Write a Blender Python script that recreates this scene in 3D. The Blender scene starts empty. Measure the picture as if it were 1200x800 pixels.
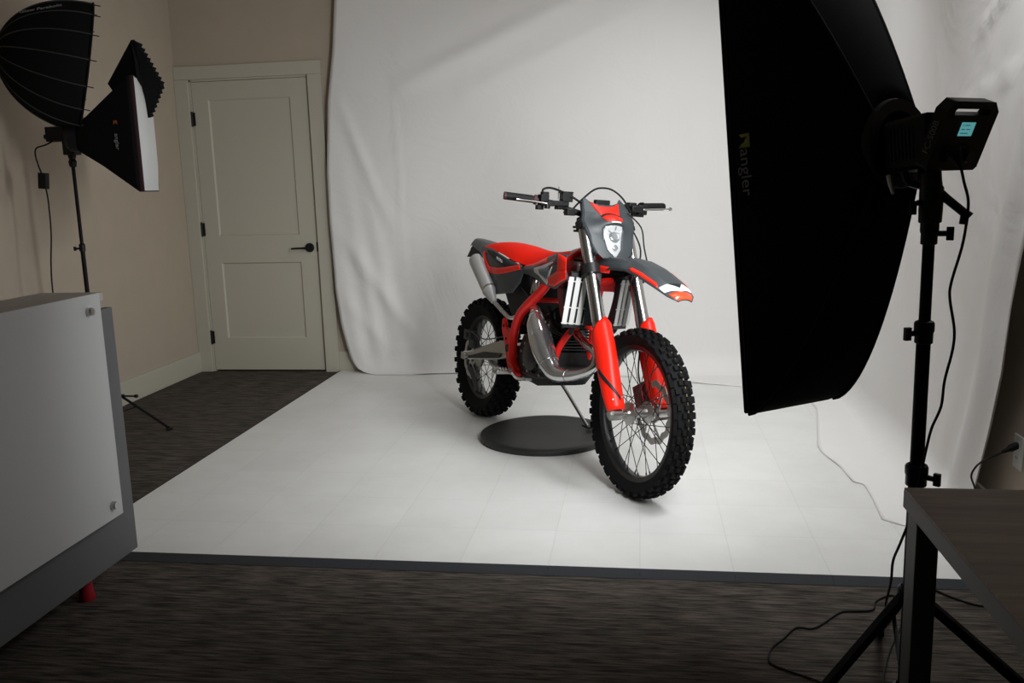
import bpy, math, random
from mathutils import Vector, Matrix, noise
random.seed(7)
PI = math.pi
S = bpy.context.scene
COL = S.collection

# ---------------------------------------------------------------- camera, world, exposure
def set_camera():
    cam = bpy.data.cameras.new('camera'); o = bpy.data.objects.new('camera', cam); COL.objects.link(o)
    yaw, pitch, roll = -0.1461, 0.1766, 0.0290
    cy, sy, cp, sp = math.cos(yaw), math.sin(yaw), math.cos(pitch), math.sin(pitch)
    f = Vector((sy*cp, cy*cp, -sp)); r = Vector((cy, -sy, 0)); d = f.cross(r)
    r2 = r*math.cos(roll) + d*math.sin(roll); d2 = -r*math.sin(roll) + d*math.cos(roll)
    m = Matrix(((r2.x, -d2.x, -f.x, 0), (r2.y, -d2.y, -f.y, 0), (r2.z, -d2.z, -f.z, 1.279), (0, 0, 0, 1)))
    o.matrix_world = m
    cam.sensor_width = 36; cam.lens = 36*1038.4/1200; cam.clip_start = .05
    S.camera = o
set_camera()
w = bpy.data.worlds.new('world'); S.world = w; w.use_nodes = True
w.node_tree.nodes['Background'].inputs[0].default_value = (1.0, .9, .78, 1)
w.node_tree.nodes['Background'].inputs[1].default_value = 0.002
S.view_settings.view_transform = 'Standard'; S.view_settings.look = 'None'
S.view_settings.gamma = 1; S.view_settings.use_curve_mapping = False
S.view_settings.exposure = 0.0
LIGHT = 1.0           # glow of the strip softbox diffuser itself
def area(name, loc, tgt, sx, sy, power, spread, col):
    L_ = bpy.data.lights.new(name, 'AREA'); L_.shape = 'RECTANGLE'; L_.size = sx; L_.size_y = sy; L_.energy = power; L_.spread = math.radians(spread); L_.color = col
    o = bpy.data.objects.new(name, L_); COL.objects.link(o); o.location = loc
    o.rotation_euler = (Vector(tgt)-Vector(loc)).to_track_quat('-Z', 'Y').to_euler(); return o
area('softbox_lamp', (.3245, 2.4085, 1.288), (-.2395, 3.2235, 1.157), .265, 1.19, 16.0, 120, (.965, .985, 1.0))
area('high_lamp', (1.05, 2.75, 2.35), (.0, 4.1, .3), .8, .8, 24.0, 120, (.965, .985, 1.0))
area('ceiling_lamp', (.3, 4.3, 2.85), (.35, 5.25, .9), .8, .8, 12.5, 120, (.965, .985, 1.0))

# ---------------------------------------------------------------- materials
MATS = {}
def mat(name, col, rough=.5, metal=0.0, emit=None, estr=0, coat=0.0, spec=.5, bump=None, nodes=None, trans=0):
    if name in MATS: return MATS[name]
    m = bpy.data.materials.new(name); m.use_nodes = True
    b = m.node_tree.nodes['Principled BSDF']
    b.inputs['Base Color'].default_value = (*col, 1); b.inputs['Roughness'].default_value = rough
    b.inputs['Metallic'].default_value = metal; b.inputs['Coat Weight'].default_value = coat
    b.inputs['Specular IOR Level'].default_value = spec
    if trans: b.inputs['Transmission Weight'].default_value = trans
    if emit: b.inputs['Emission Color'].default_value = (*emit, 1); b.inputs['Emission Strength'].default_value = estr
    if bump:      # (scale, strength, distance)
        nt = m.node_tree; t = nt.nodes.new('ShaderNodeTexNoise'); t.inputs['Scale'].default_value = bump[0]; t.inputs['Detail'].default_value = 4
        tc = nt.nodes.new('ShaderNodeTexCoord'); nt.links.new(tc.outputs['Object'], t.inputs['Vector'])
        bp = nt.nodes.new('ShaderNodeBump'); bp.inputs['Strength'].default_value = bump[1]; bp.inputs['Distance'].default_value = bump[2]
        nt.links.new(t.outputs['Fac'], bp.inputs['Height']); nt.links.new(bp.outputs['Normal'], b.inputs['Normal'])
        # slight tone variation of the material itself
        mx = nt.nodes.new('ShaderNodeMix'); mx.data_type = 'RGBA'
        mx.inputs[6].default_value = (*[c*.94 for c in col], 1); mx.inputs[7].default_value = (*[min(1, c*1.05) for c in col], 1)
        nt.links.new(t.outputs['Fac'], mx.inputs[0]); nt.links.new(mx.outputs[2], b.inputs['Base Color'])
    if nodes: nodes(m.node_tree, b)
    MATS[name] = m
    return m

def N(nt, typ, **kw):
    n = nt.nodes.new(typ)
    for k, v in kw.items(): n.inputs[k].default_value = v
    return n

def carpet_nodes(nt, b):
    tc = N(nt, 'ShaderNodeTexCoord'); L = nt.links
    mp = N(nt, 'ShaderNodeMapping'); mp.inputs['Scale'].default_value = (9, 105, 1); L.new(tc.outputs['Object'], mp.inputs[0])
    n1 = N(nt, 'ShaderNodeTexNoise', Scale=1.0, Detail=3.0, Roughness=.6); L.new(mp.outputs[0], n1.inputs['Vector'])
    mp2 = N(nt, 'ShaderNodeMapping'); mp2.inputs['Scale'].default_value = (4, 22, 1); L.new(tc.outputs['Object'], mp2.inputs[0])
    n2 = N(nt, 'ShaderNodeTexNoise', Scale=1.3, Detail=2.0); L.new(mp2.outputs[0], n2.inputs['Vector'])
    n3 = N(nt, 'ShaderNodeTexNoise', Scale=260.0, Detail=1.0); L.new(tc.outputs['Object'], n3.inputs['Vector'])
    r1 = N(nt, 'ShaderNodeValToRGB'); L.new(n1.outputs['Fac'], r1.inputs[0])
    e = r1.color_ramp.elements; e[0].position = .34; e[0].color = (.034, .031, .028, 1); e[1].position = .68; e[1].color = (.150, .135, .120, 1)
    mx = N(nt, 'ShaderNodeMix'); mx.data_type = 'RGBA'; mx.blend_type = 'MULTIPLY'; mx.inputs[0].default_value = .7
    r2 = N(nt, 'ShaderNodeValToRGB'); L.new(n2.outputs['Fac'], r2.inputs[0])
    e = r2.color_ramp.elements; e[0].position = .35; e[0].color = (.55, .56, .5, 1); e[1].position = .65; e[1].color = (1.15, 1.02, .98, 1)
    L.new(r1.outputs[0], mx.inputs[6]); L.new(r2.outputs[0], mx.inputs[7]); L.new(mx.outputs[2], b.inputs['Base Color'])
    ad = N(nt, 'ShaderNodeMath'); ad.operation = 'ADD'; L.new(n1.outputs['Fac'], ad.inputs[0]); L.new(n3.outputs['Fac'], ad.inputs[1])
    bp = N(nt, 'ShaderNodeBump', Strength=.6, Distance=.004); L.new(ad.outputs[0], bp.inputs['Height']); L.new(bp.outputs[0], b.inputs['Normal'])

def tile_nodes(nt, b):
    # interlocked white tiles of 0.3048 m; hairline seams, faint scuffs
    L = nt.links; tc = N(nt, 'ShaderNodeTexCoord')
    mp = N(nt, 'ShaderNodeMapping'); L.new(tc.outputs['Object'], mp.inputs[0])
    br = N(nt, 'ShaderNodeTexBrick'); br.offset = 0; br.squash = 1
    for k, v in {'Scale': 1.0, 'Mortar Size': .0009, 'Mortar Smooth': .3, 'Brick Width': .3048, 'Row Height': .3048, 'Bias': -.2}.items(): br.inputs[k].default_value = v
    br.inputs['Color1'].default_value = (.80, .80, .78, 1); br.inputs['Color2'].default_value = (.765, .765, .745, 1); br.inputs['Mortar'].default_value = (.65, .65, .635, 1)
    L.new(mp.outputs[0], br.inputs['Vector'])
    n = N(nt, 'ShaderNodeTexNoise', Scale=3.2, Detail=6.0, Roughness=.65); L.new(tc.outputs['Object'], n.inputs['Vector'])
    mx = N(nt, 'ShaderNodeMix'); mx.data_type = 'RGBA'; mx.blend_type = 'MULTIPLY'; mx.inputs[0].default_value = 1
    r = N(nt, 'ShaderNodeValToRGB'); L.new(n.outputs['Fac'], r.inputs[0])
    e = r.color_ramp.elements; e[0].position = .3; e[0].color = (.92, .92, .91, 1); e[1].position = .62; e[1].color = (1, 1, 1, 1)
    L.new(br.outputs[0], mx.inputs[6]); L.new(r.outputs[0], mx.inputs[7]); L.new(mx.outputs[2], b.inputs['Base Color'])
    n2 = N(nt, 'ShaderNodeTexNoise', Scale=1.6, Detail=2.0); L.new(tc.outputs['Object'], n2.inputs['Vector'])
    m2 = N(nt, 'ShaderNodeMath'); m2.operation = 'MULTIPLY_ADD'; m2.inputs[1].default_value = 2.0; L.new(n2.outputs['Fac'], m2.inputs[0])
    m3 = N(nt, 'ShaderNodeMath'); m3.operation = 'MULTIPLY'; m3.inputs[1].default_value = -.35; L.new(br.outputs['Fac'], m3.inputs[0]); L.new(m3.outputs[0], m2.inputs[2])
    bp = N(nt, 'ShaderNodeBump', Strength=.5, Distance=.004); L.new(m2.outputs[0], bp.inputs['Height']); L.new(bp.outputs[0], b.inputs['Normal'])

def cloth_nodes(nt, b):
    L = nt.links; tc = N(nt, 'ShaderNodeTexCoord')
    n = N(nt, 'ShaderNodeTexNoise', Scale=2.3, Detail=5.0, Roughness=.55, Distortion=.8); L.new(tc.outputs['Object'], n.inputs['Vector'])
    n2 = N(nt, 'ShaderNodeTexNoise', Scale=160.0, Detail=2.0); L.new(tc.outputs['Object'], n2.inputs['Vector'])
    a = N(nt, 'ShaderNodeMath'); a.operation = 'MULTIPLY_ADD'; a.inputs[1].default_value = .02; L.new(n2.outputs['Fac'], a.inputs[0]); L.new(n.outputs['Fac'], a.inputs[2])
    bp = N(nt, 'ShaderNodeBump', Strength=.20, Distance=.05); L.new(a.outputs[0], bp.inputs['Height']); L.new(bp.outputs[0], b.inputs['Normal'])

def wood_nodes(nt, b):
    L = nt.links; tc = N(nt, 'ShaderNodeTexCoord')
    mp = N(nt, 'ShaderNodeMapping'); mp.inputs['Scale'].default_value = (3, 40, 3); L.new(tc.outputs['Object'], mp.inputs[0])
    n = N(nt, 'ShaderNodeTexNoise', Scale=1.5, Detail=5.0, Distortion=.6); L.new(mp.outputs[0], n.inputs['Vector'])
    r = N(nt, 'ShaderNodeValToRGB'); L.new(n.outputs['Fac'], r.inputs[0])
    e = r.color_ramp.elements; e[0].position = .35; e[0].color = (.36, .28, .235, 1); e[1].position = .7; e[1].color = (.48, .39, .33, 1)
    L.new(r.outputs[0], b.inputs['Base Color'])

M_WALL = mat('painted_beige_wall', (.46, .385, .305), .85, bump=(7, .15, .01))
M_TRIM = mat('painted_trim', (.50, .475, .39), .5)
M_CEIL = mat('ceiling_white', (.55, .52, .46), .9, bump=(60, .2, .01))
M_CARPET = mat('striped_carpet', (.1, .09, .08), .95, spec=.1, nodes=carpet_nodes)
M_TILE = mat('white_floor_tile', (.8, .8, .78), .42, spec=.35, nodes=tile_nodes)
M_EDGE = mat('grey_rubber_edging', (.040, .042, .047), .7, spec=.15, bump=(90, .2, .002))
M_CLOTH = mat('white_muslin', (.80, .79, .77), .9, spec=.1, nodes=cloth_nodes)
M_BLKM = mat('black_hardware', (.009, .009, .009), .42, spec=.3)
M_BLKF = mat('black_fabric', (.009, .0095, .0095), .95, spec=.06, bump=(500, .2, .0005))
M_BLKF2 = mat('black_nylon', (.009, .009, .009), .7, spec=.12)
M_BLKP = mat('black_plastic', (.009, .0095, .010), .5, spec=.25)
M_STAND = mat('stand_black', (.005, .005, .0055), .5, spec=.15)
M_DIFF = mat('softbox_diffuser_white', (.62, .63, .62), .8)
M_LIT = mat('lit_diffuser', (.8, .8, .8), .8, emit=(1.0, .985, .95), estr=LIGHT)
M_SILV = mat('silver_lining', (.6, .6, .6), .35, .8)
M_LCD = mat('lcd_cyan', (.1, .3, .32), .3, emit=(.12, .42, .45), estr=.62)
M_LCDT = mat('lcd_text', (.05, .20, .22), .4)
M_LOGOB = mat('logo_light_ink', (.34, .34, .34), .6)
M_RIBG = mat('grey_seam_tape', (.035, .035, .035), .6)
M_WOOD = mat('dark_wood_laminate', (.2, .16, .13), .55, nodes=wood_nodes)
M_TEDGE = mat('table_edge_band', (.30, .315, .31), .55)
M_TLEG = mat('table_leg_grey', (.10, .105, .108), .5, spec=.3)
M_CABW = mat('white_acrylic', (.60, .61, .61), .5, spec=.2)
M_CABG = mat('grey_laminate', (.145, .147, .152), .6, spec=.2)
M_CABT = mat('counter_top_grey', (.46, .43, .385), .5)
M_STEEL = mat('brushed_steel', (.5, .5, .48), .3, 1)
M_REDP = mat('dark_red_plastic', (.35, .01, .02), .4)
M_SWP = mat('switch_plate_white', (.62, .61, .57), .4)
M_SWD = mat('switch_dark', (.03, .03, .03), .5)
M_RUB = mat('black_rubber_disc', (.014, .014, .0135), .55, bump=(25, .25, .003))
# motorcycle
M_TYRE = mat('tyre_rubber', (.0075, .0075, .008), .8, spec=.13, bump=(300, .15, .001))
M_RIM = mat('rim_black', (.008, .008, .009), .35, 0)
M_SPOKE = mat('spoke_steel', (.020, .020, .020), .4, .3)
M_ALU = mat('cast_aluminium', (.55, .54, .52), .32, 1, bump=(120, .1, .001))
M_FORK = mat('fork_tube_silver', (.60, .60, .59), .22, 1)
M_CHROME = mat('chrome_pipe', (.66, .67, .68), .13, .92)
M_MUFF = mat('brushed_muffler', (.50, .50, .49), .38, .55)
M_RED = mat('red_plastic', (.95, .018, .006), .38, spec=.35)
M_REDF = mat('red_frame_paint', (.84, .012, .008), .33, spec=.4)
M_SEAT = mat('red_seat_cover', (.95, .018, .006), .7, spec=.12, bump=(400, .15, .0006))
M_GREY = mat('slate_grey_plastic', (.040, .047, .052), .40, spec=.4)
M_DGREY = mat('dark_grey_plastic', (.013, .014, .015), .45, spec=.3)
M_WGR = mat('white_graphic', (.82, .82, .80), .35)
M_SGR = mat('silver_graphic', (.72, .72, .71), .4)
M_BLUEG = mat('blue_grey_graphic', (.05, .085, .12), .35)
M_ENG = mat('engine_black', (.009, .009, .010), .45, 0, bump=(60, .2, .002))
M_DRED = mat('dark_red_anodized', (.17, .006, .009), .35, .2)
M_LENS = mat('headlamp_lens', (.48, .49, .50), .15, coat=1, bump=(30, .5, .01))
M_LENSD = mat('headlamp_reflector_dark', (.30, .31, .32), .25, .6)
M_YEL = mat('yellow_tyre_stripe', (.22, .19, .06), .7)
M_LOUV = mat('radiator_louvre_white', (.70, .70, .68), .38)
M_HOSE = mat('black_hose', (.009, .009, .0095), .55, spec=.2)
M_LOGOY = mat('logo_yellow_green', (.30, .32, .05), .6)
M_LOGOG = mat('logo_grey_ink', (.22, .22, .22), .6)
M_LOGOO = mat('logo_orange', (.35, .10, .03), .6)
M_TAIL = mat('tail_lamp_red', (.25, .01, .01), .2)

# ---------------------------------------------------------------- mesh helpers
def V(*a): return Vector(a[0]) if len(a) == 1 else Vector(a)
def perp(d):
    d = d.normalized(); u = Vector((0, 0, 1)) if abs(d.z) < .9 else Vector((1, 0, 0))
    a = d.cross(u).normalized(); return a, d.cross(a).normalized()
def smooth_path(pts, k=6):
    P = [V(p) for p in pts]
    if len(P) < 3: return P
    out = []
    for i in range(len(P)-1):
        p0 = P[max(i-1, 0)]; p1 = P[i]; p2 = P[i+1]; p3 = P[min(i+2, len(P)-1)]
        for j in range(k):
            t = j/k
            out.append(.5*((2*p1)+(p2-p0)*t+(2*p0-5*p1+4*p2-p3)*t*t+(3*p1-p0-3*p2+p3)*t**3))
    out.append(P[-1]); return out
def interp(xs, ys, x):
    if x <= xs[0]: return ys[0]
    for i in range(len(xs)-1):
        if x <= xs[i+1]:
            t = (x-xs[i])/(xs[i+1]-xs[i]); return ys[i]+(ys[i+1]-ys[i])*t
    return ys[-1]
class MB:
    def __init__(s): s.v = []; s.f = []; s.m = []
    def add(s, vs, fs, mi=0):
        o = len(s.v); s.v += [V(v) for v in vs]; s.f += [[i+o for i in f] for f in fs]; s.m += [mi]*len(fs); return s
    def box(s, c, h, mi=0, R=None):
        c = V(c); R = R or Matrix.Identity(3)
        vs = [c+R@Vector((sx*h[0], sy*h[1], sz*h[2])) for sx in (-1, 1) for sy in (-1, 1) for sz in (-1, 1)]
        return s.add(vs, [(0, 1, 3, 2), (4, 6, 7, 5), (0, 4, 5, 1), (2, 3, 7, 6), (0, 2, 6, 4), (1, 5, 7, 3)], mi)
    def box2(s, a, b, mi=0):
        a = V(a); b = V(b); return s.box((a+b)/2, [abs(x)/2 for x in (b-a)], mi)
    def bar(s, p0, p1, w, h, up=(0, 0, 1), mi=0):
        p0 = V(p0); p1 = V(p1); d = (p1-p0); L = d.length; d.normalize(); sd = d.cross(V(up)).normalized(); u = sd.cross(d)
        R = Matrix((d, sd, u)).transposed(); return s.box((p0+p1)/2, (L/2, w/2, h/2), mi, R)
    def tube(s, pts, r, n=10, mi=0, k=0, cap=True, flat=1.0):
        P = smooth_path(pts, k) if k else [V(p) for p in pts]
        m = len(P)
        if not isinstance(r, (list, tuple)): rr = [r]*m
        else: rr = [interp([i/(len(r)-1) for i in range(len(r))], list(r), j/(m-1)) for j in range(m)] if len(r) != m else list(r)
        T = [(P[min(i+1, m-1)]-P[max(i-1, 0)]).normalized() for i in range(m)]
        a, b = perp(T[0]); vs = []
        for i in range(m):
            t = T[i]; a = (a-t*a.dot(t)); a = a.normalized() if a.length > 1e-6 else perp(t)[0]; b = t.cross(a)
            for j in range(n):
                q = 2*PI*j/n; vs.append(P[i]+(a*math.cos(q)+b*math.sin(q)*flat)*rr[i])
        fs = [(i*n+j, i*n+(j+1) % n, (i+1)*n+(j+1) % n, (i+1)*n+j) for i in range(m-1) for j in range(n)]
        if cap: fs += [list(range(n))[::-1], [(m-1)*n+j for j in range(n)]]
        return s.add(vs, fs, mi)
    def cyl(s, p0, p1, r0, r1=None, n=16, mi=0): return s.tube([p0, p1], [r0, r0 if r1 is None else r1], n, mi)
    def lathe(s, prof, o, ax, n=24, mi=0, closed=False):
        o = V(o); ax = V(ax).normalized(); a, b = perp(ax); vs = []
        for j in range(n):
            q = 2*PI*j/n; e = a*math.cos(q)+b*math.sin(q)
            for r, h in prof: vs.append(o+e*r+ax*h)
        m = len(prof); K = m if closed else m-1
        fs = [(j*m+i, j*m+(i+1) % m, ((j+1) % n)*m+(i+1) % m, ((j+1) % n)*m+i) for j in range(n) for i in range(K)]
        return s.add(vs, fs, mi)
    def prism(s, poly, o, ux, uy, uz, t, mi=0):
        # polygon in (ux, uy) from o, thickness t along uz, centred
        o = V(o); ux = V(ux); uy = V(uy); uz = V(uz).normalized(); n = len(poly)
        vs = [o+ux*p[0]+uy*p[1]+uz*h for h in (-t/2, t/2) for p in poly]
        fs = [list(range(n))[::-1], list(range(n, 2*n))]+[(i, (i+1) % n, n+(i+1) % n, n+i) for i in range(n)]
        return s.add(vs, fs, mi)
    def grid(s, rows, mi=0, closed=False, flip=False):
        n = len(rows[0]); m = len(rows); vs = [p for r in rows for p in r]
        fs = []
        for i in range(m-1):
            for j in range(n if closed else n-1):
                q = (i*n+j, i*n+(j+1) % n, (i+1)*n+(j+1) % n, (i+1)*n+j); fs.append(q[::-1] if flip else q)
        return s.add(vs, fs, mi)
    def slab(s, rows, off, mi=0):
        # rows of points thickened by the vector/function off
        g = (lambda p: V(off)) if not callable(off) else off
        n = len(rows[0]); m = len(rows); A = [V(p) for r in rows for p in r]; B = [p+g(p) for p in A]; N_ = n*m
        fs = []
        for i in range(m-1):
            for j in range(n-1):
                q = (i*n+j, i*n+j+1, (i+1)*n+j+1, (i+1)*n+j); fs += [q, tuple(N_+k for k in q[::-1])]
        ed = [j for j in range(n)]+[i*n+n-1 for i in range(1, m)]+[(m-1)*n+j for j in range(n-2, -1, -1)]+[i*n for i in range(m-2, 0, -1)]
        for a, b in zip(ed, ed[1:]+ed[:1]): fs.append((a, N_+a, N_+b, b))
        return s.add(A+B, fs, mi)
    def map(s, fn): s.v = [fn(v) for v in s.v]; return s
    def build(s, name, mats, parent=None, loc=None, smooth=35, bevel=0, sub=0):
        me = bpy.data.meshes.new(name); 
        base = V(loc) if loc is not None else (Vector(parent['_b']) if parent is not None and '_b' in parent else Vector((0, 0, 0)))
        me.from_pydata([tuple(v-base) for v in s.v], [], s.f)
        mats = mats if isinstance(mats, (list, tuple)) else [mats]
        for q in mats: me.materials.append(q)
        me.polygons.foreach_set('material_index', s.m); me.update()
        import bmesh
        bm = bmesh.new(); bm.from_mesh(me); bmesh.ops.recalc_face_normals(bm, faces=bm.faces); bm.to_mesh(me); bm.free()
        if smooth:
            me.polygons.foreach_set('use_smooth', [True]*len(me.polygons)); me.set_sharp_from_angle(angle=math.radians(smooth))
        o = bpy.data.objects.new(name, me); COL.objects.link(o)
        if parent is not None: o.parent = parent; o['_b'] = tuple(base)
        elif loc is not None: o.location = loc; o['_b'] = tuple(base)
        if bevel:
            b = o.modifiers.new('bevel', 'BEVEL'); b.width = bevel; b.segments = 2; b.limit_method = 'ANGLE'; b.angle_limit = math.radians(40)
        if sub:
            b = o.modifiers.new('sub', 'SUBSURF'); b.levels = sub; b.render_levels = sub
        return o
def tag(o, label=None, cat=None, group=None, kind=None):
    if label: o['label'] = label
    if cat: o['category'] = cat
    if group: o['group'] = group
    if kind: o['kind'] = kind
    return o
def thing(name, loc, label, cat, group=None, local=False):
    o = bpy.data.objects.new(name, None); COL.objects.link(o); o.location = loc; o.empty_display_size = .05
    o['_b'] = (0, 0, 0) if local else tuple(loc)
    return tag(o, label, cat, group)
def struct(name, mb, m, parent=None, **kw):
    o = mb.build(name, m, parent, **kw)
    if parent is None: o['kind'] = 'structure'
    return o
def text(name, s, size, org, ux, uy, m, parent, ext=.0004):
    cu = bpy.data.curves.new(name, 'FONT'); cu.body = s; cu.size = size; cu.extrude = ext; cu.align_x = 'CENTER'; cu.align_y = 'CENTER'
    t = bpy.data.objects.new(name, cu); COL.objects.link(t)
    me = bpy.data.meshes.new_from_object(t, depsgraph=bpy.context.evaluated_depsgraph_get()); me.name = name
    bpy.data.objects.remove(t); bpy.data.curves.remove(cu)
    ux = V(ux).normalized(); uy = V(uy).normalized(); uz = ux.cross(uy); base = Vector(parent['_b'])
    Mx = Matrix((ux, uy, uz)).transposed().to_4x4(); Mx.translation = V(org)-base
    me.transform(Mx); me.materials.clear(); me.materials.append(m)
    o = bpy.data.objects.new(name, me); COL.objects.link(o); o.parent = parent; o['_b'] = tuple(base); return o

# ================================================================ THE ROOM
XL, XR, YD, YB, ZC = -3.157, 1.27, 5.917, -1.6, 2.95
MATY, MATX = 2.787, -2.095
b = MB(); b.box2((XL-.1, YB-.1, -.1), (XR+.1, YD+.1, 0)); struct('floor', b, M_CARPET, smooth=0)
b = MB(); b.box2((XL-.1, YB-.1, ZC), (XR+.1, YD+.1, ZC+.1)); struct('ceiling', b, M_CEIL, smooth=0)
b = MB(); b.box2((XL-.1, YB-.1, 0), (XL, YD+.1, ZC)); struct('wall_left', b, M_WALL, smooth=0)
b = MB(); b.box2((XR, YB-.1, 0), (XR+.1, YD+.1, ZC)); struct('wall_right', b, M_WALL, smooth=0)
DL, DR, DH = -3.058, -2.205, 2.036        # door opening
b = MB()
b.box2((XL, YD, 0), (DL, YD+.1, ZC)); b.box2((DR, YD, 0), (XR, YD+.1, ZC)); b.box2((DL, YD, DH), (DR, YD+.1, ZC))
struct('wall_back', b, M_WALL, smooth=0)
b = MB(); b.box2((XL, YB-.1, 0), (XR, YB, ZC)); struct('wall_front', b, M_WALL, smooth=0)
# baseboards
b = MB(); b.box2((XL, YB, 0), (XL+.014, YD, .148)); struct('baseboard_left', b, M_TRIM, bevel=.003)
b = MB(); b.box2((DR+.098, YD-.014, 0), (XR, YD, .148)); struct('baseboard_back', b, M_TRIM, bevel=.003)
b = MB(); b.box2((XR-.014, YB, 0), (XR, YD, .112)); struct('baseboard_right', b, M_TRIM, bevel=.003)
# door casing
b = MB(); yc = YD-.019
b.box2((XL+.001, yc, 0), (DL-.001, YD, DH+.0)); b.box2((DR+.001, yc, 0), (DR+.098, YD, DH)); b.box2((XL+.001, yc, DH+.001), (DR+.098, YD, DH+.088))
struct('trim_1', b, M_TRIM, bevel=.002)
b = MB(); b.box2((DL, YD+.002, 0), (DL+.012, YD+.1, DH)); b.box2((DR-.012, YD+.002, 0), (DR, YD+.1, DH)); b.box2((DL, YD+.002, DH-.012), (DR, YD+.1, DH))
b.box2((DL-.1, YD+.1, -.0), (DR+.1, YD+.13, DH+.1))
struct('trim_2', b, M_TRIM, smooth=0)
# the door: two recessed flat panels
def door_leaf():
    x0, x1, z0, z1, y0, y1 = DL+.015, DR-.015, .012, DH-.015, YD+.004, YD+.042
    pans = [(-2.932, -2.342, .97, 1.90), (-2.932, -2.342, .243, .782)]
    xs = [x0, -2.932, -2.342, x1]; zs = [z0, .243, .782, .97, 1.90, z1]
    b = MB()
    for i in range(3):
        for j in range(5):
            rec = i == 1 and j in (1, 3)
            y = y0
            a, c, d, e = xs[i], xs[i+1], zs[j], zs[j+1]
            if not rec: b.add([(a, y, d), (c, y, d), (c, y, e), (a, y, e)], [(0, 1, 2, 3)])
            else:
                k = .009; yy = y+.011
                b.add([(a, y, d), (c, y, d), (c, y, e), (a, y, e), (a+k, yy, d+k), (c-k, yy, d+k), (c-k, yy, e-k), (a+k, yy, e-k)],
                      [(0, 1, 5, 4), (1, 2, 6, 5), (2, 3, 7, 6), (3, 0, 4, 7), (4, 5, 6, 7)])
    b.add([(x0, y0, z0), (x1, y0, z0), (x1, y0, z1), (x0, y0, z1), (x0, y1, z0), (x1, y1, z0), (x1, y1, z1), (x0, y1, z1)],
          [(4, 7, 6, 5), (0, 4, 5, 1), (1, 5, 6, 2), (2, 6, 7, 3), (3, 7, 4, 0)])
    return b
dm = door_leaf(); door = dm.build('door_1', M_TRIM, loc=(DL, YD, 0), smooth=0); door['kind'] = 'structure'
b = MB(); b.lathe([(0, .014), (.027, .014), (.0315, .009), (.0325, 0), (0, 0)], (-2.272, YD+.003, .879), (0, -1, 0), 28)
b.cyl((-2.272, YD-.008, .879), (-2.272, YD-.048, .879), .010)
b.tube([(-2.268, YD-.046, .879), (-2.30, YD-.048, .879), (-2.34, YD-.047, .878), (-2.388, YD-.045, .876)], [.011, .0095, .0085, .0075], 12, k=4, flat=.8)
hd = b.build('door_handle', M_BLKM, door)
for i, z in enumerate((1.775, 1.02, .25)):
    b = MB(); b.cyl((DL+.006, YD-.005, z-.05), (DL+.006, YD-.005, z+.05), .0075, n=12); b.box2((DL-.004, YD-.002, z-.045), (DL+.026, YD+.0035, z+.045)); b.build('hinge', M_BLKM, door)
b = MB(); b.box2((DR-.016, YD-.001, .85), (DR-.004, YD+.004, .915)); b.build('strike_plate', M_BLKM, door)

# ================================================================ FLOOR TILES
fm = thing('floor_mat', (0, MATY, 0), 'white interlocking tile floor with dark grey ramp edging, under the motorcycle', 'floor mat')
b = MB(); b.box2((MATX, MATY, .0008), (XR-.016, YD-.0195, .010)); 
t = b.build('tile_surface', M_TILE, None, loc=(-.0036, MATY, .010), smooth=0); t.parent = fm; t.location = (-.0036, 0, .010)
n = 0; x = -.0036-7*.3048
while x < XR-.03:
    a = max(x, MATX-.0); e = min(x+.3048, XR-.016)
    if e-a > .02:
        y0 = MATY-.058
        g = MB(); g.add([(a+.0004, MATY, .0009), (e-.0004, MATY, .0009), (e-.0004, y0, .0009), (a+.0004, y0, .0009), (a+.0004, MATY, .0105), (e-.0004, MATY, .0105), (e-.0004, y0+.002, .0025), (a+.0004, y0+.002, .0025)],
              [(0, 1, 2, 3), (4, 7, 6, 5), (0, 4, 5, 1), (1, 5, 6, 2), (2, 6, 7, 3), (3, 7, 4, 0)])
        g.build('ramp_edge', M_EDGE, fm, smooth=0)
    x += .3048
b = MB(); b.box2((MATX-.012, MATY, .0009), (MATX, YD-.0195, .0095)); b.build('side_edging', M_EDGE, fm, smooth=0)

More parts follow.
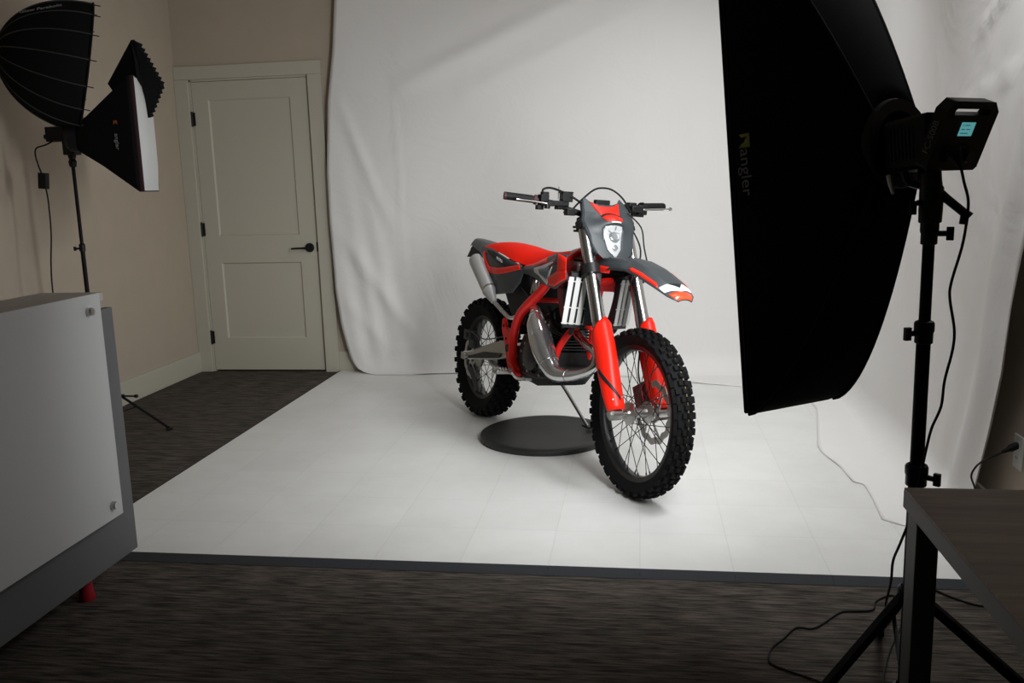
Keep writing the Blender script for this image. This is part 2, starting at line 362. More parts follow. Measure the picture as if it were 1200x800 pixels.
# ================================================================ BACKDROP CLOTH
def backdrop():
    XW, YW, RC_ = 1.215, 5.872, .28
    X0 = -2.10
    L1 = XW-RC_-X0; LA = RC_*PI/2
    def base(s):   # point on wall line, inward normal
        if s < L1: return Vector((X0+s, YW, 0)), Vector((0, -1, 0))
        if s < L1+LA:
            q = (s-L1)/RC_; c = Vector((XW-RC_, YW-RC_, 0)); e = Vector((math.sin(q), math.cos(q), 0)); return c+e*RC_, -e
        return Vector((XW, YW-RC_-(s-L1-LA), 0)), Vector((-1, 0, 0))
    sy = lambda Y: L1+LA+(YW-RC_-Y)
    zs_l = [-.5, 0, .06, .2, .34, .58, 1.05, 1.4, 1.85, 2.18, 2.5, 3]; ds_l = [.20, .17, .11, .075, .045, .018, .006, .01, .045, .10, .135, .14]
    zs_r = [-.5, 0, .065, .41, .62, .86, 1.03, 2.0, 3]; ys_r = [3.20, 3.26, 3.24, 3.08, 3.0, 2.95, 2.90, 2.50, 2.3]
    # cloth edge on the floor, keyed by s
    ek = [(0, -1.90, 5.74), (.35, -1.72, 5.752), (.55, -1.55, 5.755), (.8, -1.29, 5.80), (1.3, -.8, 5.79), (2.0, -.1, 5.72), (2.55, .42, 5.508), (L1, .62, 5.44), (L1+LA, .955, 5.10), (sy(5.3), .955, 4.90), (sy(4.6), .828, 4.20), (sy(4.2), .83, 4.10), (sy(3.95), .869, 3.88), (sy(3.8), .875, 3.70), (sy(3.7), .914, 3.67), (sy(3.6), .905, 3.50), (sy(3.45), .885, 3.28), (sy(3.30), .95, 3.22), (sy(3.2), 1.02, 3.18)]
    es = [k[0] for k in ek]; ex = [k[1] for k in ek]; ey = [k[2] for k in ek]
    NU, NZ, NFL, NF = 260, 70, 8, 10
    rows = []
    for r in range(NZ+NFL+NF+1):
        row = []
        for i in range(NU+1):
            u = i/NU
            if r <= NZ: z = 2.85+(.16-2.85)*(r/NZ); fl = 0; ff = 0
            elif r <= NZ+NFL: fl = (r-NZ)/NFL; ff = 0; z = .16*(1-fl)
            else: fl = 1; ff = (r-NZ-NFL)/NF; z = -.4*ff
            s0 = interp(zs_l, ds_l, z); s1 = sy(interp(zs_r, ys_r, z)); s = s0+(s1-s0)*u
            P, nv = base(s)
            z = max(z, 0)
            # folds
            zz = z; amp = .010+.012*max(0, 1-zz/1.6)
            e1 = math.exp(-((s-.25)/.22)**2); e2 = math.exp(-((s1-s)/.35)**2)
            o = .012+amp*.6*(noise.noise(Vector((s*2.2+zz*.9, zz*.7, 3.1)))+.5)
            o += .011*e1*(.5+.5*math.sin((s*1.0+zz*.16)*42))*min(1, max(0, 1.6-zz))
            o += .045*e2*(.5+.5*math.sin((s-s1)*26+zz*2.0))
            for (sa, za, sb, zb, ht, wd) in ((.55, 1.93, 1.75, 2.42, .030, .05), (.95, 1.86, 2.2, 2.36, .018, .04), (.50, 2.0, .52, .75, .006, .012), (.12, 1.85, .42, 1.05, .014, .035), (.10, .95, .55, .28, .018, .05), (.06, .55, .42, .12, .008, .04), (1.5, .45, 2.6, 1.6, .010, .08),
                                             (sy(3.4), 2.1, sy(2.7), 2.5, .02, .02), (sy(3.5), 1.75, sy(2.8), 2.1, .016, .018), (sy(3.9), 1.45, sy(3.0), 1.62, .008, .015)):
                ax_, az_ = sb-sa, zb-za; q = max(0, min(1, ((s-sa)*ax_+(zz-za)*az_)/(ax_*ax_+az_*az_)))
                d2 = (s-sa-ax_*q)**2+(zz-za-az_*q)**2; o += ht*math.exp(-d2/wd**2)*(math.sin(PI*min(1, max(0, q*.9+.05)))**.5)
            o = max(o, .004)
            Pw = P+nv*o; Pw.z = z
            if r > NZ:
                E_ = Vector((interp(es, ex, s), interp(es, ey, s), .0125))
                d = (E_-Vector((P.x, P.y, .0125))); rad = min(.16, d.length*.75)
                d.normalize()
                th = fl*PI/2
                foot = Vector((P.x, P.y, 0))+d*(rad*(1-math.cos(th)))+nv*o*(1-fl)
                foot.z = .0125+(.16-.0125)*(1-math.sin(th))
                if ff == 0: Pw = foot
                else:
                    f0 = Vector((P.x, P.y, .0125))+d*rad
                    Pw = f0.lerp(E_, ff)
                    wr = noise.noise(Vector((Pw.x*7, Pw.y*7, .3)))
                    Pw.z = .0125+.006*max(0, wr)+(.0 if ff < .95 else .0)
            row.append(Pw)
        rows.append(row)
    b = MB(); b.grid(rows)
    o = b.build('backdrop_cloth', M_CLOTH, loc=(0, 5.85, 0), smooth=60)
    so = o.modifiers.new('thick', 'SOLIDIFY'); so.thickness = .0016; so.offset = 0
    tag(o, 'white muslin photo backdrop draped over the back and right walls', 'backdrop')
backdrop()

# ================================================================ COUNTER (left foreground)
ct = thing('reception_counter', (-1.70, 1.6, 0), 'grey reception counter with a bolted white front panel, left foreground', 'counter')
b = MB(); b.box2((-1.722, .35, .095), (-1.698, 2.640, .921)); b.build('body_panel', M_CABG, ct, bevel=.0015)
b = MB(); b.box2((-2.30, .35, .70), (-1.723, 2.50, .728)); b.box2((-2.30, .38, .10), (-2.27, 2.48, .699)); b.box2((-2.269, 2.44, .10), (-1.723, 2.465, .699)); b.build('desk_carcass', M_CABG, ct, bevel=.0015)
b = MB(); b.box2((-1.672, .35, .262), (-1.664, 2.528, .981)); b.build('front_panel', M_CABW, ct, bevel=.0008)
b = MB(); b.box2((-1.885, .35, .953), (-1.673, 2.560, .979)); b.build('counter_top', M_CABT, ct, bevel=.0015)
b = MB(); b.box2((-1.76, .45, .922), (-1.73, 2.44, .952)); b.build('top_riser', M_CABG, ct)
for (y, z) in ((2.462, .931), (2.474, .308), (1.45, .931), (1.45, .308)):
    b = MB(); b.lathe([(0, .016), (.011, .016), (.0125, .013), (.0125, 0), (0, 0)], (-1.664, y, z), (1, 0, 0), 20); b.cyl((-1.672, y, z), (-1.698, y, z), .008, n=12)
    b.build('standoff_bolt', M_STEEL, ct)
for (x, y) in ((-1.765, 2.44), (-1.765, .6), (-2.2, 2.40), (-2.2, .6)):
    b = MB(); b.lathe([(0, .0), (.024, .0), (.026, .006), (.022, .03), (.018, .094), (0, .094)], (x, y, .0), (0, 0, 1), 18); b.build('foot', M_REDP, ct)

# ================================================================ TABLE (right foreground)
tb = thing('wooden_table', (.8, 1.0, 0), 'dark wood-topped table with square metal legs, right foreground', 'table')
b = MB(); b.box2((.4445, .25, .7455), (1.235, 1.520, .750)); b.build('tabletop', M_WOOD, tb, smooth=0)
b = MB(); b.box2((.444, .2495, .716), (1.2355, 1.5205, .7454)); b.build('edge_band', M_TEDGE, tb, smooth=0)
for (x, y) in ((.4515, 1.466), (1.19, 1.466), (.4515, .27), (1.19, .27)):
    b = MB(); b.box2((x, y, .0008), (x+.036, y+.052, .7158)); b.build('leg', M_TLEG, tb, bevel=.002)
for y in (1.475, .28):
    b = MB(); b.box2((.4912, y, .66), (1.1898, y+.03, .7158)); b.build('apron', M_TLEG, tb, bevel=.001)

# ================================================================ WALL FITTINGS
sw = thing('light_switch', (-2.088, YD, 1.298), 'light switch plate half hidden by the left edge of the backdrop', 'light switch')
b = MB(); b.box2((-2.112, YD-.005, 1.238), (-2.040, YD-.0002, 1.356)); b.build('plate', M_SWP, sw, bevel=.002)
b = MB(); b.box2((-2.094, YD-.009, 1.264), (-2.060, YD-.0052, 1.330)); b.build('rocker', M_SWD, sw, bevel=.001)
ou = thing('wall_outlet', (XR, 3.10, .335), 'white electrical outlet plate low on the beige right wall', 'outlet')
b = MB(); b.box2((XR-.006, 3.062, .275), (XR-.0002, 3.134, .393)); b.build('plate', M_SWP, ou, bevel=.002)
for z in (.312, .357):
    b = MB(); b.lathe([(0, .0022), (.0155, .0022), (.017, 0), (0, 0)], (XR-.006, 3.098, z), (-1, 0, 0), 20)
    for dy in (-.006, .006): b.box2((XR-.0092, 3.098+dy-.001, z-.002), (XR-.0082, 3.098+dy+.001, z+.008), 1)
    b.build('socket', [M_SWP, M_SWD], ou)

# ================================================================ SOFTBOX BUILDER
def soft_shell(ring, ax, up, rim_c, W, H, rr, bul, n=14, m=18, chamfer=0):
    """quads from a round speed ring to a rectangular rim; returns rows"""
    ring = V(ring); ax = V(ax).normalized(); t = ax.cross(V(up)).normalized(); u = t.cross(ax)   # t: image-left when facing along ax
    rim_c = V(rim_c); D = (rim_c-ring).dot(ax)
    rim = []
    cs = [(-1, -1), (1, -1), (1, 1), (-1, 1)]
    for k in range(4):
        a, c = cs[k], cs[(k+1) % 4]
        for j in range(n):
            q = j/n; rim.append(((a[0]+(c[0]-a[0])*q)*W/2, (a[1]+(c[1]-a[1])*q)*H/2))
    rows = []
    for i in range(m+1):
        v = i/m; wv = (1-(1-v)**bul)
        row = []
        for (x, y) in rim:
            k = math.atan2(y/(H/2), x/(W/2)); rx, ry = math.cos(k)*rr, math.sin(k)*rr
            row.append(ring+ax*(D*v)+t*(rx*(1-wv)+x*wv)+u*(ry*(1-wv)+y*wv))
        rows.append(row)
    return rows, rim, t, u

# ---- key light softbox (large, right), lit face turned to the bike
KN = V(-.583, .805, -.113).normalized(); KR = V(.560, 2.10, 1.340); KF = V(.346, 2.395, 1.299)
KT = V(.8099, .5866, 0); KU = KT.cross(KN).normalized()
ks = thing('strip_softbox', tuple(KR), 'tall black strip softbox, its lit face turned towards the motorcycle', 'softbox')
KW, KH = .296, 1.231
KF = KF-KN*.010
rows, rim, t_, u_ = soft_shell(KR, KN, KU, KF, KW, KH, .095, 1.592)
b = MB(); b.grid(rows, closed=True, mi=0)
lip = [[p+KN*.014 for p in rows[-1]]]; b.grid([rows[-1]]+lip, closed=True)
sh = b.build('fabric_shell', M_BLKF, ks, smooth=50)
sol = sh.modifiers.new('thick', 'SOLIDIFY'); sol.thickness = .003; sol.offset = 0
cnr = lambda rr_, k: [rr_[i][k*14] for i in range(len(rr_))]
for k in range(4):
    b = MB(); b.tube([p+((p-KR)-KN*((p-KR).dot(KN)))*.006 for p in cnr(rows, k)], .0042, 8); b.build('rod', M_BLKF2, ks)
b = MB(); b.tube(rows[-1]+[rows[-1][0]], .0045, 6, cap=False); b.tube(lip[0]+[lip[0][0]], .0035, 6, cap=False); b.build('rim_piping', M_BLKF2, ks)
b = MB(); hw, hh = KW/2-.004, KH/2-.004
b.add([KF+KT*x+KU*y for x, y in ((-hw, -hh), (hw, -hh), (hw, hh), (-hw, hh))], [(0, 1, 2, 3)])
o = b.build('lit_diffuser', M_LIT, ks, smooth=0)
b = MB(); b.add([KF-KN*.006+KT*x+KU*y for x, y in ((-hw, -hh), (hw, -hh), (hw, hh), (-hw, hh))], [(3, 2, 1, 0)]); b.build('diffuser_backing', M_SILV, ks, smooth=0)
b = MB(); b.lathe([(.070, -.012), (.096, -.012), (.099, -.004), (.099, .012), (.070, .012)], KR, KN, 32, closed=True); b.build('speed_ring', M_BLKP, ks)
# lettering down the long side panel, just behind the rim
def shell_pt(side, q, v):   # point on long side k=3 (t = -W/2): q along height from top (0) to bottom (1)
    return None
k3 = [r[3*14:3*14+14]+[r[0]] for r in rows]   # runs from (-,+) to (-,-)
def on_k3(q, v):
    i = v*(len(k3)-1); i0 = int(i); fi = i-i0; i1 = min(i0+1, len(k3)-1)
    j = q*14; j0 = int(j); fj = j-j0; j1 = min(j0+1, 14)
    a = k3[i0][j0].lerp(k3[i0][j1], fj); c = k3[i1][j0].lerp(k3[i1][j1], fj); return a.lerp(c, fi)
q0, q1 = .485, .60
pa = on_k3(.50, .90); pb = on_k3(.62, .90); pc = on_k3(.56, .82); dn = (pb-pa).normalized(); rt = (pc-on_k3(.56, .90)); rt = (rt-dn*rt.dot(dn)).normalized(); nz = dn.cross(rt)
mid = on_k3(.513, .875)
text('lettering', 'angler', .047, mid+nz*.006, dn, rt, M_LOGOG, ks, .0003)
b = MB(); lc = on_k3(.449, .875)+nz*.006
for poly in ([(-.016, -.016), (-.016, .018), (-.008, .018), (-.008, -.008)], [(-.016, .018), (.018, .018), (.004, .008), (-.016, .010)], [(-.006, .006), (.018, .018), (.016, -.018), (.008, -.010), (.004, .0)]):
    b.prism(poly, lc, dn, rt, nz, .0006)
b.build('emblem', M_LOGOY, ks, smooth=0)

# ---- light head on the strip softbox
lh = thing('studio_light', (.58, 2.03, 1.26), 'black studio light head with cyan screen, mounted behind the strip softbox', 'studio light')
def KP(t, s, u): return KR+KT*t-KN*s+KU*(u-.012)      # t across, s backwards, u up
b = MB()
def ksec(s, w, h, c): return [KP(x, s, y) for x, y in ((-w+c, -h), (w-c, -h), (w, -h+c), (w, h-c), (w-c, h), (-w+c, h), (-w, h-c), (-w, -h+c))]
b.grid([ksec(.013, .056, .050, .02), ksec(.02, .066, .054, .012), ksec(.10, .068, .056, .008), ksec(.125, .068, .056, .008)], closed=True)
b.add(ksec(.013, .056, .050, .02), [range(8)]); b.add(ksec(.125, .068, .056, .008), [range(8)])
b.build('body', M_BLKP, lh, bevel=.002)
b = MB()
for k in range(7): b.box(KP(-.0685, .040+k*.009, 0), (.0012, .002, .034), 0, Matrix((KT, KN, KU)).transposed())
b.build('side_vents', M_BLKM, lh)
b = MB(); b.lathe([(0, .006), (.012, .006), (.013, 0)], KP(.0, .05, .055), KU, 16); b.build('top_knob', M_BLKM, lh)
# leaning control panel with carrying slot
pu = (KP(0, .185, .066)-KP(0, .120, -.058)).normalized(); pn = pu.cross(KT).normalized()
if pn.dot(-KN) < 0: pn = -pn
pO = KP(0, .150, .006)
def panel_ring(o, w, h, c): return [(-w+c*.4, -h), (w-c*.4, -h), (w, -h+c*.4), (w, h-c), (w-c, h), (-w+c, h), (-w, h-c), (-w, -h+c*.4)]
outer = panel_ring(0, .080, .072, .020)
slot = [(-.052, .044), (.052, .044), (.055, .046), (.055, .053), (.050, .057), (-.050, .057), (-.055, .053), (-.055, .046)]
b = MB(); W3 = lambda p, h: pO+KT*p[0]+pu*p[1]+pn*h
for h, fl in ((.014, 0), (-.014, 1)):
    vs = [W3(p, h) for p in outer]+[W3(p, h) for p in slot]
    b.add(vs, [(i, (i+1) % 8, 8+(i+1) % 8, 8+i) for i in range(8)])
b.add([W3(p, h) for h in (.014, -.014) for p in outer], [(i, (i+1) % 8, 8+(i+1) % 8, 8+i) for i in range(8)])
b.add([W3(p, h) for h in (.014, -.014) for p in slot], [(i, (i+1) % 8, 8+(i+1) % 8, 8+i) for i in range(8)])
import bmesh as _bm
b.build('control_panel', M_BLKP, lh, bevel=.003)
b = MB(); b.prism([(-.022, .002), (.020, .002), (.020, .030), (-.022, .030)], pO+pn*.0148, KT, pu, pn, .0012); b.build('screen', M_LCD, lh, smooth=0)
b = MB()
for (x, y, w_) in ((-.018, .023, .004), (-.011, .0235, .016), (-.018, .015, .010), (-.003, .015, .012), (-.018, .007, .024)): b.prism([(x, y), (x+w_, y), (x+w_, y+.0015), (x, y+.0015)], pO+pn*.0156, KT, pu, pn, .0003)
b.build('screen_readout', M_LCDT, lh, smooth=0)
b = MB()
for x in (-.03, .03): b.lathe([(0, .012), (.012, .012), (.014, 0)], pO+pn*.014+KT*x-pu*.040, pn, 20)
for x in (-.012, 0, .012): b.box(pO+pn*.015+KT*x-pu*.022, (.004, .0025, .001), 0, Matrix((KT, pu, pn)).transposed())
b.build('dials', M_BLKM, lh)
text('lettering', 'FC-500B', .019, pO-KT*.0808-pu*.005, pu, -pn, M_LOGOG, lh)
b = MB(); b.tube([KP(-.066, .07, -.058), KP(-.060, .075, -.082), KP(-.012, .08, -.090)], .008, 8, k=3); b.build('yoke', M_BLKM, lh)
b = MB(); b.tube([KP(-.062, .028, -.060), KP(-.066, .034, -.078), KP(-.074, .045, -.100)], [.007, .006, .003], 8, k=3); b.build('lock_lever', M_STEEL, lh)
# ---- its stand
st = thing('light_stand', (.598, 1.965, 0), 'heavy black light stand holding the strip softbox, behind the table', 'light stand')
sx, sy_ = .598, 1.965
b = MB(); b.cyl((sx, sy_, .10), (sx, sy_, .60), .0160, n=20); b.build('lower_tube', M_STAND, st)
b = MB(); b.cyl((sx, sy_, .60), (sx, sy_, .94), .0145, n=20); b.build('middle_tube', M_STAND, st)
b = MB(); b.cyl((sx, sy_, .94), (sx, sy_, 1.155), .0120, n=20); b.build('upper_tube', M_STAND, st)
for z, r, kd in ((.628, .022, (.75, -.66)), (.945, .0185, (-.9, -.4)), (1.155, .0165, (.9, -.4))):
    b = MB(); b.lathe([(r-.004, -.028), (r, -.026), (r, -.004), (r+.002, 0), (r+.002, .016), (r, .020), (r-.004, .022)], (sx, sy_, z), (0, 0, 1), 20)
    d = Vector((kd[0], kd[1], 0)).normalized(); p = Vector((sx, sy_, z-.004))+d*r
    b.cyl(p, p+d*.016, .006, n=10)
    kn_ = p+d*.016; b.box(kn_+d*.007, (.007, .005, .014), 0, Matrix((d, d.cross(V(0, 0, 1)), V(0, 0, 1))).transposed())
    b.build('collar', M_BLKM, st, bevel=.001)
b = MB()
b.lathe([(.014, 0), (.0225, .004), (.0235, .03), (.0235, .075), (.017, .085), (.008, .09)], (sx, sy_, 1.17), (0, 0, 1), 20)
b.tube([(sx, sy_, 1.24), (sx-.002, sy_+.004, 1.262), tuple(KP(0, .08, -.058))], [.022, .022, .024], 14)
b.cyl((sx-.030, sy_-.01, 1.215), (sx-.010, sy_, 1.215), .006); b.box((sx-.038, sy_-.012, 1.205), (.006, .006, .014))
b.build('tilt_bracket', M_BLKM, st, bevel=.001)
b = MB(); h0 = Vector((sx+.012, sy_-.004, 1.236)); hd_ = Vector((.058, -.016, -.052))
b.tube([h0, h0+hd_*.25, h0+hd_*.8, h0+hd_], [.013, .0115, .011, .013], 12, flat=.8); b.cyl(h0+hd_*.86, h0+hd_*.86+Vector((-.002, 0, -.022)), .0085); b.build('tilt_handle', M_BLKM, st)
hz = .345
for a_ in (math.radians(214), math.radians(331), math.radians(82)):
    d = Vector((math.cos(a_), math.sin(a_), 0))
    foot = Vector((sx, sy_, 0))+d*(.50 if a_ > 2 else .475); top = Vector((sx, sy_, hz))+d*.022
    b = MB(); s_ = d.cross(V(0, 0, 1)); b.bar(top, foot+V(0, 0, .014), .017, .022); lg = b.build('leg', M_STAND, st, bevel=.002)
    b = MB(); b.bar(foot+V(0, 0, .013)-d*.025, foot+V(0, 0, .011)+d*.012, .022, .022); b.build('rubber_foot', M_BLKP, lg, bevel=.003)
    b = MB(); b.bar(Vector((sx, sy_, .105))+d*.02, (top.lerp(foot, .47)), .010, .006); b.build('brace', M_STAND, st)
for z in (hz, .105):
    b = MB(); b.lathe([(.017, -.02), (.026, -.018), (.027, .014), (.02, .02)], (sx, sy_, z), (0, 0, 1), 18); b.build('leg_collar', M_BLKM, st)

# ================================================================ LEFT LIGHTS
ls = thing('light_stand', (-2.72, 4.06, 0), 'thin black light stand against the left wall, behind the counter', 'light stand')
lx, ly = -2.735, 4.06
b = MB(); b.cyl((lx, ly, .14), (lx, ly, 1.03), .0105, n=14); b.build('lower_tube', M_STAND, ls)
b = MB(); b.cyl((lx, ly, 1.03), (lx, ly, 1.44), .0085, n=14); b.build('upper_tube', M_STAND, ls)
b = MB(); b.lathe([(.009, -.025), (.0145, -.022), (.015, .01), (.010, .016)], (lx, ly, 1.03), (0, 0, 1), 14); b.cyl((lx-.012, ly-.006, 1.022), (lx-.028, ly-.012, 1.022), .005); b.box((lx-.031, ly-.013, 1.022), (.004, .006, .010)); b.build('collar', M_BLKM, ls)
for a_ in (math.radians(60), math.radians(300), math.radians(178)):
    d = Vector((math.cos(a_), math.sin(a_), 0)); R_ = .37 if a_ != math.radians(178) else .36
    foot = Vector((lx, ly, .009))+d*R_; top = Vector((lx, ly, .34))+d*.014
    b = MB(); b.bar(top, foot, .010, .012); lg = b.build('leg', M_STAND, ls)
    b = MB(); b.bar(foot-d*.02+V(0, 0, .002), foot+d*.012, .014, .014); b.build('rubber_foot', M_BLKP, lg)
    b = MB(); b.bar(Vector((lx, ly, .15))+d*.012, top.lerp(foot, .5), .007, .005); b.build('brace', M_STAND, ls)
for z in (.34, .15):
    b = MB(); b.lathe([(.010, -.014), (.018, -.012), (.018, .012), (.012, .016)], (lx, ly, z), (0, 0, 1), 14); b.build('leg_collar', M_BLKM, ls)
b = MB()
b.lathe([(.008, -.04), (.016, -.036), (.020, -.012), (.014, 0), (.019, .012), (.021, .03), (.013, .045)], (lx, ly, 1.455), (0, 0, 1), 16)
b.box((lx+.004, ly, 1.53), (.030, .03, .055)); b.box((lx-.055, ly-.005, 1.575), (.050, .03, .035)); b.cyl((lx-.105, ly-.01, 1.565), (lx-.125, ly-.012, 1.565), .012)
b.build('mounting_bracket', M_BLKM, ls, bevel=.003)
b = MB(); b.tube([(-2.672, 4.15, .249), (-2.60, 4.15, .249), (-2.594, 4.15, .249), (-2.580, 4.15, .249)], [.005, .0045, .009, .009], 8); b.cyl((-2.682, 4.143, .249), (-2.655, 4.152, .249), .010); b.build('leg_knob', M_BLKM, ls)
b = MB(); b.tube([(lx-.05, ly+.03, 1.60), (-2.88, 4.20, 1.68), (-3.03, 4.18, 1.86), (-3.06, 3.95, 1.96), (-2.985, 3.785, 1.955)], .012, 10, k=4); b.build('boom_arm', M_STAND, ls)

# octagonal (16 rib) deep softbox
OA = V(.79, .585, -.20).normalized(); OC = V(-2.607, 4.05, 1.874)
os_ = thing('parabolic_softbox', tuple(OC-OA*.37), 'round deep black ribbed softbox at the top left, seen from the side', 'softbox')
oT, oU = perp(OA)
def ocs(v): # depth 0 rim .. 1 apex -> radius, distance behind rim
    q = v*PI/2; return .300*math.cos(q), .37*math.sin(q)
NR = 16
prof = []
for i in range(25):
    v = i/24*.93; r, d = ocs(v); prof.append((r, d))
rows = []
for (r, d) in prof:
    row = []
    for j in range(NR*6):
        a_ = 2*PI*j/(NR*6); k = (a_ % (2*PI/NR))/(2*PI/NR)
        rr = r*(1-.020*math.sin(PI*k))          # fabric sags between ribs
        row.append(OC-OA*d+(oT*math.cos(a_)+oU*math.sin(a_))*rr)
    rows.append(row)
b = MB(); b.grid(rows, closed=True); sh = b.build('fabric_shell', M_BLKF, os_, smooth=25); so = sh.modifiers.new('thick', 'SOLIDIFY'); so.thickness = .002; so.offset = 0
for j in range(NR):
    a_ = 2*PI*j/NR; e = oT*math.cos(a_)+oU*math.sin(a_)
    b = MB(); b.tube([OC-OA*d+e*(r*1.004+.001) for r, d in prof], .0030, 6)
    b.tube([OC+e*.298, OC+OA*.030+e*.300], .0028, 6); b.build('rib', M_RIBG, os_)
b = MB(); b.tube([OC+(oT*math.cos(2*PI*j/64)+oU*math.sin(2*PI*j/64))*.301 for j in range(65)], .0045, 6, cap=False); b.build('rim_piping', M_BLKF2, os_)
b = MB(); b.lathe([(0, -.012), (.292, -.012), (.292, -.014), (0, -.014)], OC, OA, 48); b.build('front_diffuser', M_DIFF, os_, smooth=0)
r, d = prof[-1]; b = MB(); b.lathe([(0, -.05), (.055, -.05), (.075, -.03), (.075, .02), (0, .02)], OC-OA*d, OA, 24); b.build('speed_ring', M_BLKP, os_)
# small white lettering near the top of the shell
a0 = None; best = -9
for j in range(360):
    a_ = 2*PI*j/360; e = oT*math.cos(a_)+oU*math.sin(a_); sc = e.z*.90+e.dot(V(.55, -.8, 0))*.78
    if sc > best: best = sc; a0 = e
r1, d1 = ocs(.30); r2, d2 = ocs(.45); pA = OC-OA*d1+a0*r1; pB = OC-OA*d2+a0*r2; rm, dm_ = ocs(.375); pM = OC-OA*dm_+a0*rm; tx = (pA-pB).normalized(); sd = tx.cross(a0).normalized()
nA = (a0-tx*a0.dot(tx)).normalized(); text('lettering', 'Glow Parabolic', .030, pM+nA*.008, tx, nA.cross(tx), M_LOGOB, os_)

# square softbox with white front
SA = V(.927, .375, 0).normalized(); SR = V(-2.65, 3.99, 1.55); SF = SR+SA*.29
ss = thing('square_softbox', tuple(SR), 'black square softbox with a white front and red edge, left wall', 'softbox')
rows, rim, sT, sU = soft_shell(SR, SA, V(0, 0, 1), SF, .47, .52, .060, 1.0)
b = MB(); b.grid(rows, closed=True); b.grid([rows[-1], [p+SA*.022 for p in rows[-1]]], closed=True, mi=1)
sh = b.build('fabric_shell', [M_BLKF, mat('maroon_edge_fabric', (.022, .004, .006), .9)], ss, smooth=40); so = sh.modifiers.new('thick', 'SOLIDIFY'); so.thickness = .002; so.offset = 0
hw, hh = .47/2-.004, .52/2-.004
b = MB(); b.grid([[SF+SA*(.022+.022*(1-abs(x)**4)*(1-abs(y)**4))+sT*x*hw+sU*y*hh for x in [i/8-1 for i in range(17)]] for y in [i/8-1 for i in range(17)]])
b.grid([[SF+SA*.001+sT*x*hw+sU*y*hh for x, y in ((-1, -1), (1, -1), (1, 1), (-1, 1))], [SF+SA*.022+sT*x*hw+sU*y*hh for x, y in ((-1, -1), (1, -1), (1, 1), (-1, 1))]], closed=True)
b.build('white_front', M_DIFF, ss, smooth=30)
b = MB(); b.lathe([(0, -.05), (.045, -.05), (.062, -.035), (.066, .01), (0, .012)], SR, SA, 24); b.build('speed_ring', M_BLKP, ss)
pe = SF-sT*.0; lr = None
s3 = [(r[1*14:1*14+15])[::-1] for r in rows]
mp_ = s3[13][7]; dn = (s3[13][8]-s3[13][6]).normalized(); rt = (s3[13][7]-s3[10][7]); rt = (rt-dn*rt.dot(dn)).normalized(); nz = dn.cross(rt)
text('lettering', 'angler', .030, mp_+nz*.006+dn*.03, dn, rt, M_LOGOB, ss)
b = MB(); b.prism([(-.010, -.009), (.009, -.011), (.0, .0), (.009, .011), (-.010, .011)], mp_+nz*.006-dn*.055, dn, rt, nz, .0008); b.build('emblem', M_LOGOO, ss, smooth=0)
# folded honeycomb grid draped over the top of the square softbox
gd = thing('fabric_grid', (-2.42, 4.2, 1.80), 'folded black fabric grid draped over the top corner of the square softbox', 'softbox grid')
def gz(A, B, n, d, amp):  # zigzag from A to B
    A = V(A); B = V(B); o = []
    for i in range(n):
        t0 = i/n; o += [A.lerp(B, t0), A.lerp(B, (i+.55)/n)+V(d)*amp]
    return o
b = MB()
tl, rd = V(-2.305, 3.955, 1.972), V(-2.305, 3.975, 1.80)
R1, R2, R3 = V(-2.235, 4.05, 1.78), V(-2.315, 4.05, 1.634), V(-2.318, 4.03, 1.775)
L1_, L2_ = V(-2.521, 4.08, 1.803), V(-2.488, 4.07, 1.760)
fr = [tl]+gz(tl+V(.02, 0, -.01), R1, 9, (.012, 0, .004), 1)+[R1]+gz(R1, R2, 7, (.011, 0, -.004), 1)+[R2, R3, rd]
def fold_slab(bb, pts, d):
    n = len(pts); A = [V(p) for p in pts]; B = [p+V(d) for p in A]
    bb.add(A+B, [tuple(range(n))[::-1], tuple(range(n, 2*n))]+[(i, (i+1) % n, n+(i+1) % n, n+i) for i in range(n)])
fold_slab(b, fr, (.004, .022, .003)); b.build('front_fold', M_BLKF, gd, smooth=0)
b = MB(); fold_slab(b, [tl+V(-.004, .006, .004), rd+V(-.006, .004, 0), L2_, L1_], (.006, .022, .004)); b.build('rear_fold', M_BLKF, gd, smooth=0)

# ================================================================ MOTORCYCLE
WB, RF_, RR_ = 1.49, .343, .328
bk = thing('motorcycle', (0, 0, 0), 'red and grey enduro motorcycle standing on the white tile floor', 'motorcycle', local=True)
BF, BL_, BU = V(.5557, -.8313, 0), V(.8257, .5520, -.1155), V(.0960, .0642, .9933)
BM = Matrix((BF.normalized(), BL_.normalized(), BU.normalized())).transposed().to_4x4(); BM.translation = V(-.868, 4.718, .012)
bk.matrix_world = BM
RK = math.radians(26.5); AX = V(-math.sin(RK), 0, math.cos(RK)); SP = V(WB-.035, 0, RF_); ST = -.043
RS = Matrix.Rotation(ST, 3, AX)
def st_(v): return SP+RS@(V(v)-SP)
FD = V(math.sin(RK), 0, -math.cos(RK))        # down the fork
FP = V(math.cos(RK), 0, math.sin(RK))         # forward, square to the fork
FT = V(1.098, 0, 1.097)                       # fork top, centre plane
def FK(s, y, f=0): return FT+FD*s+V(0, y, 0)+FP*f
Y_ = V(0, 1, 0)

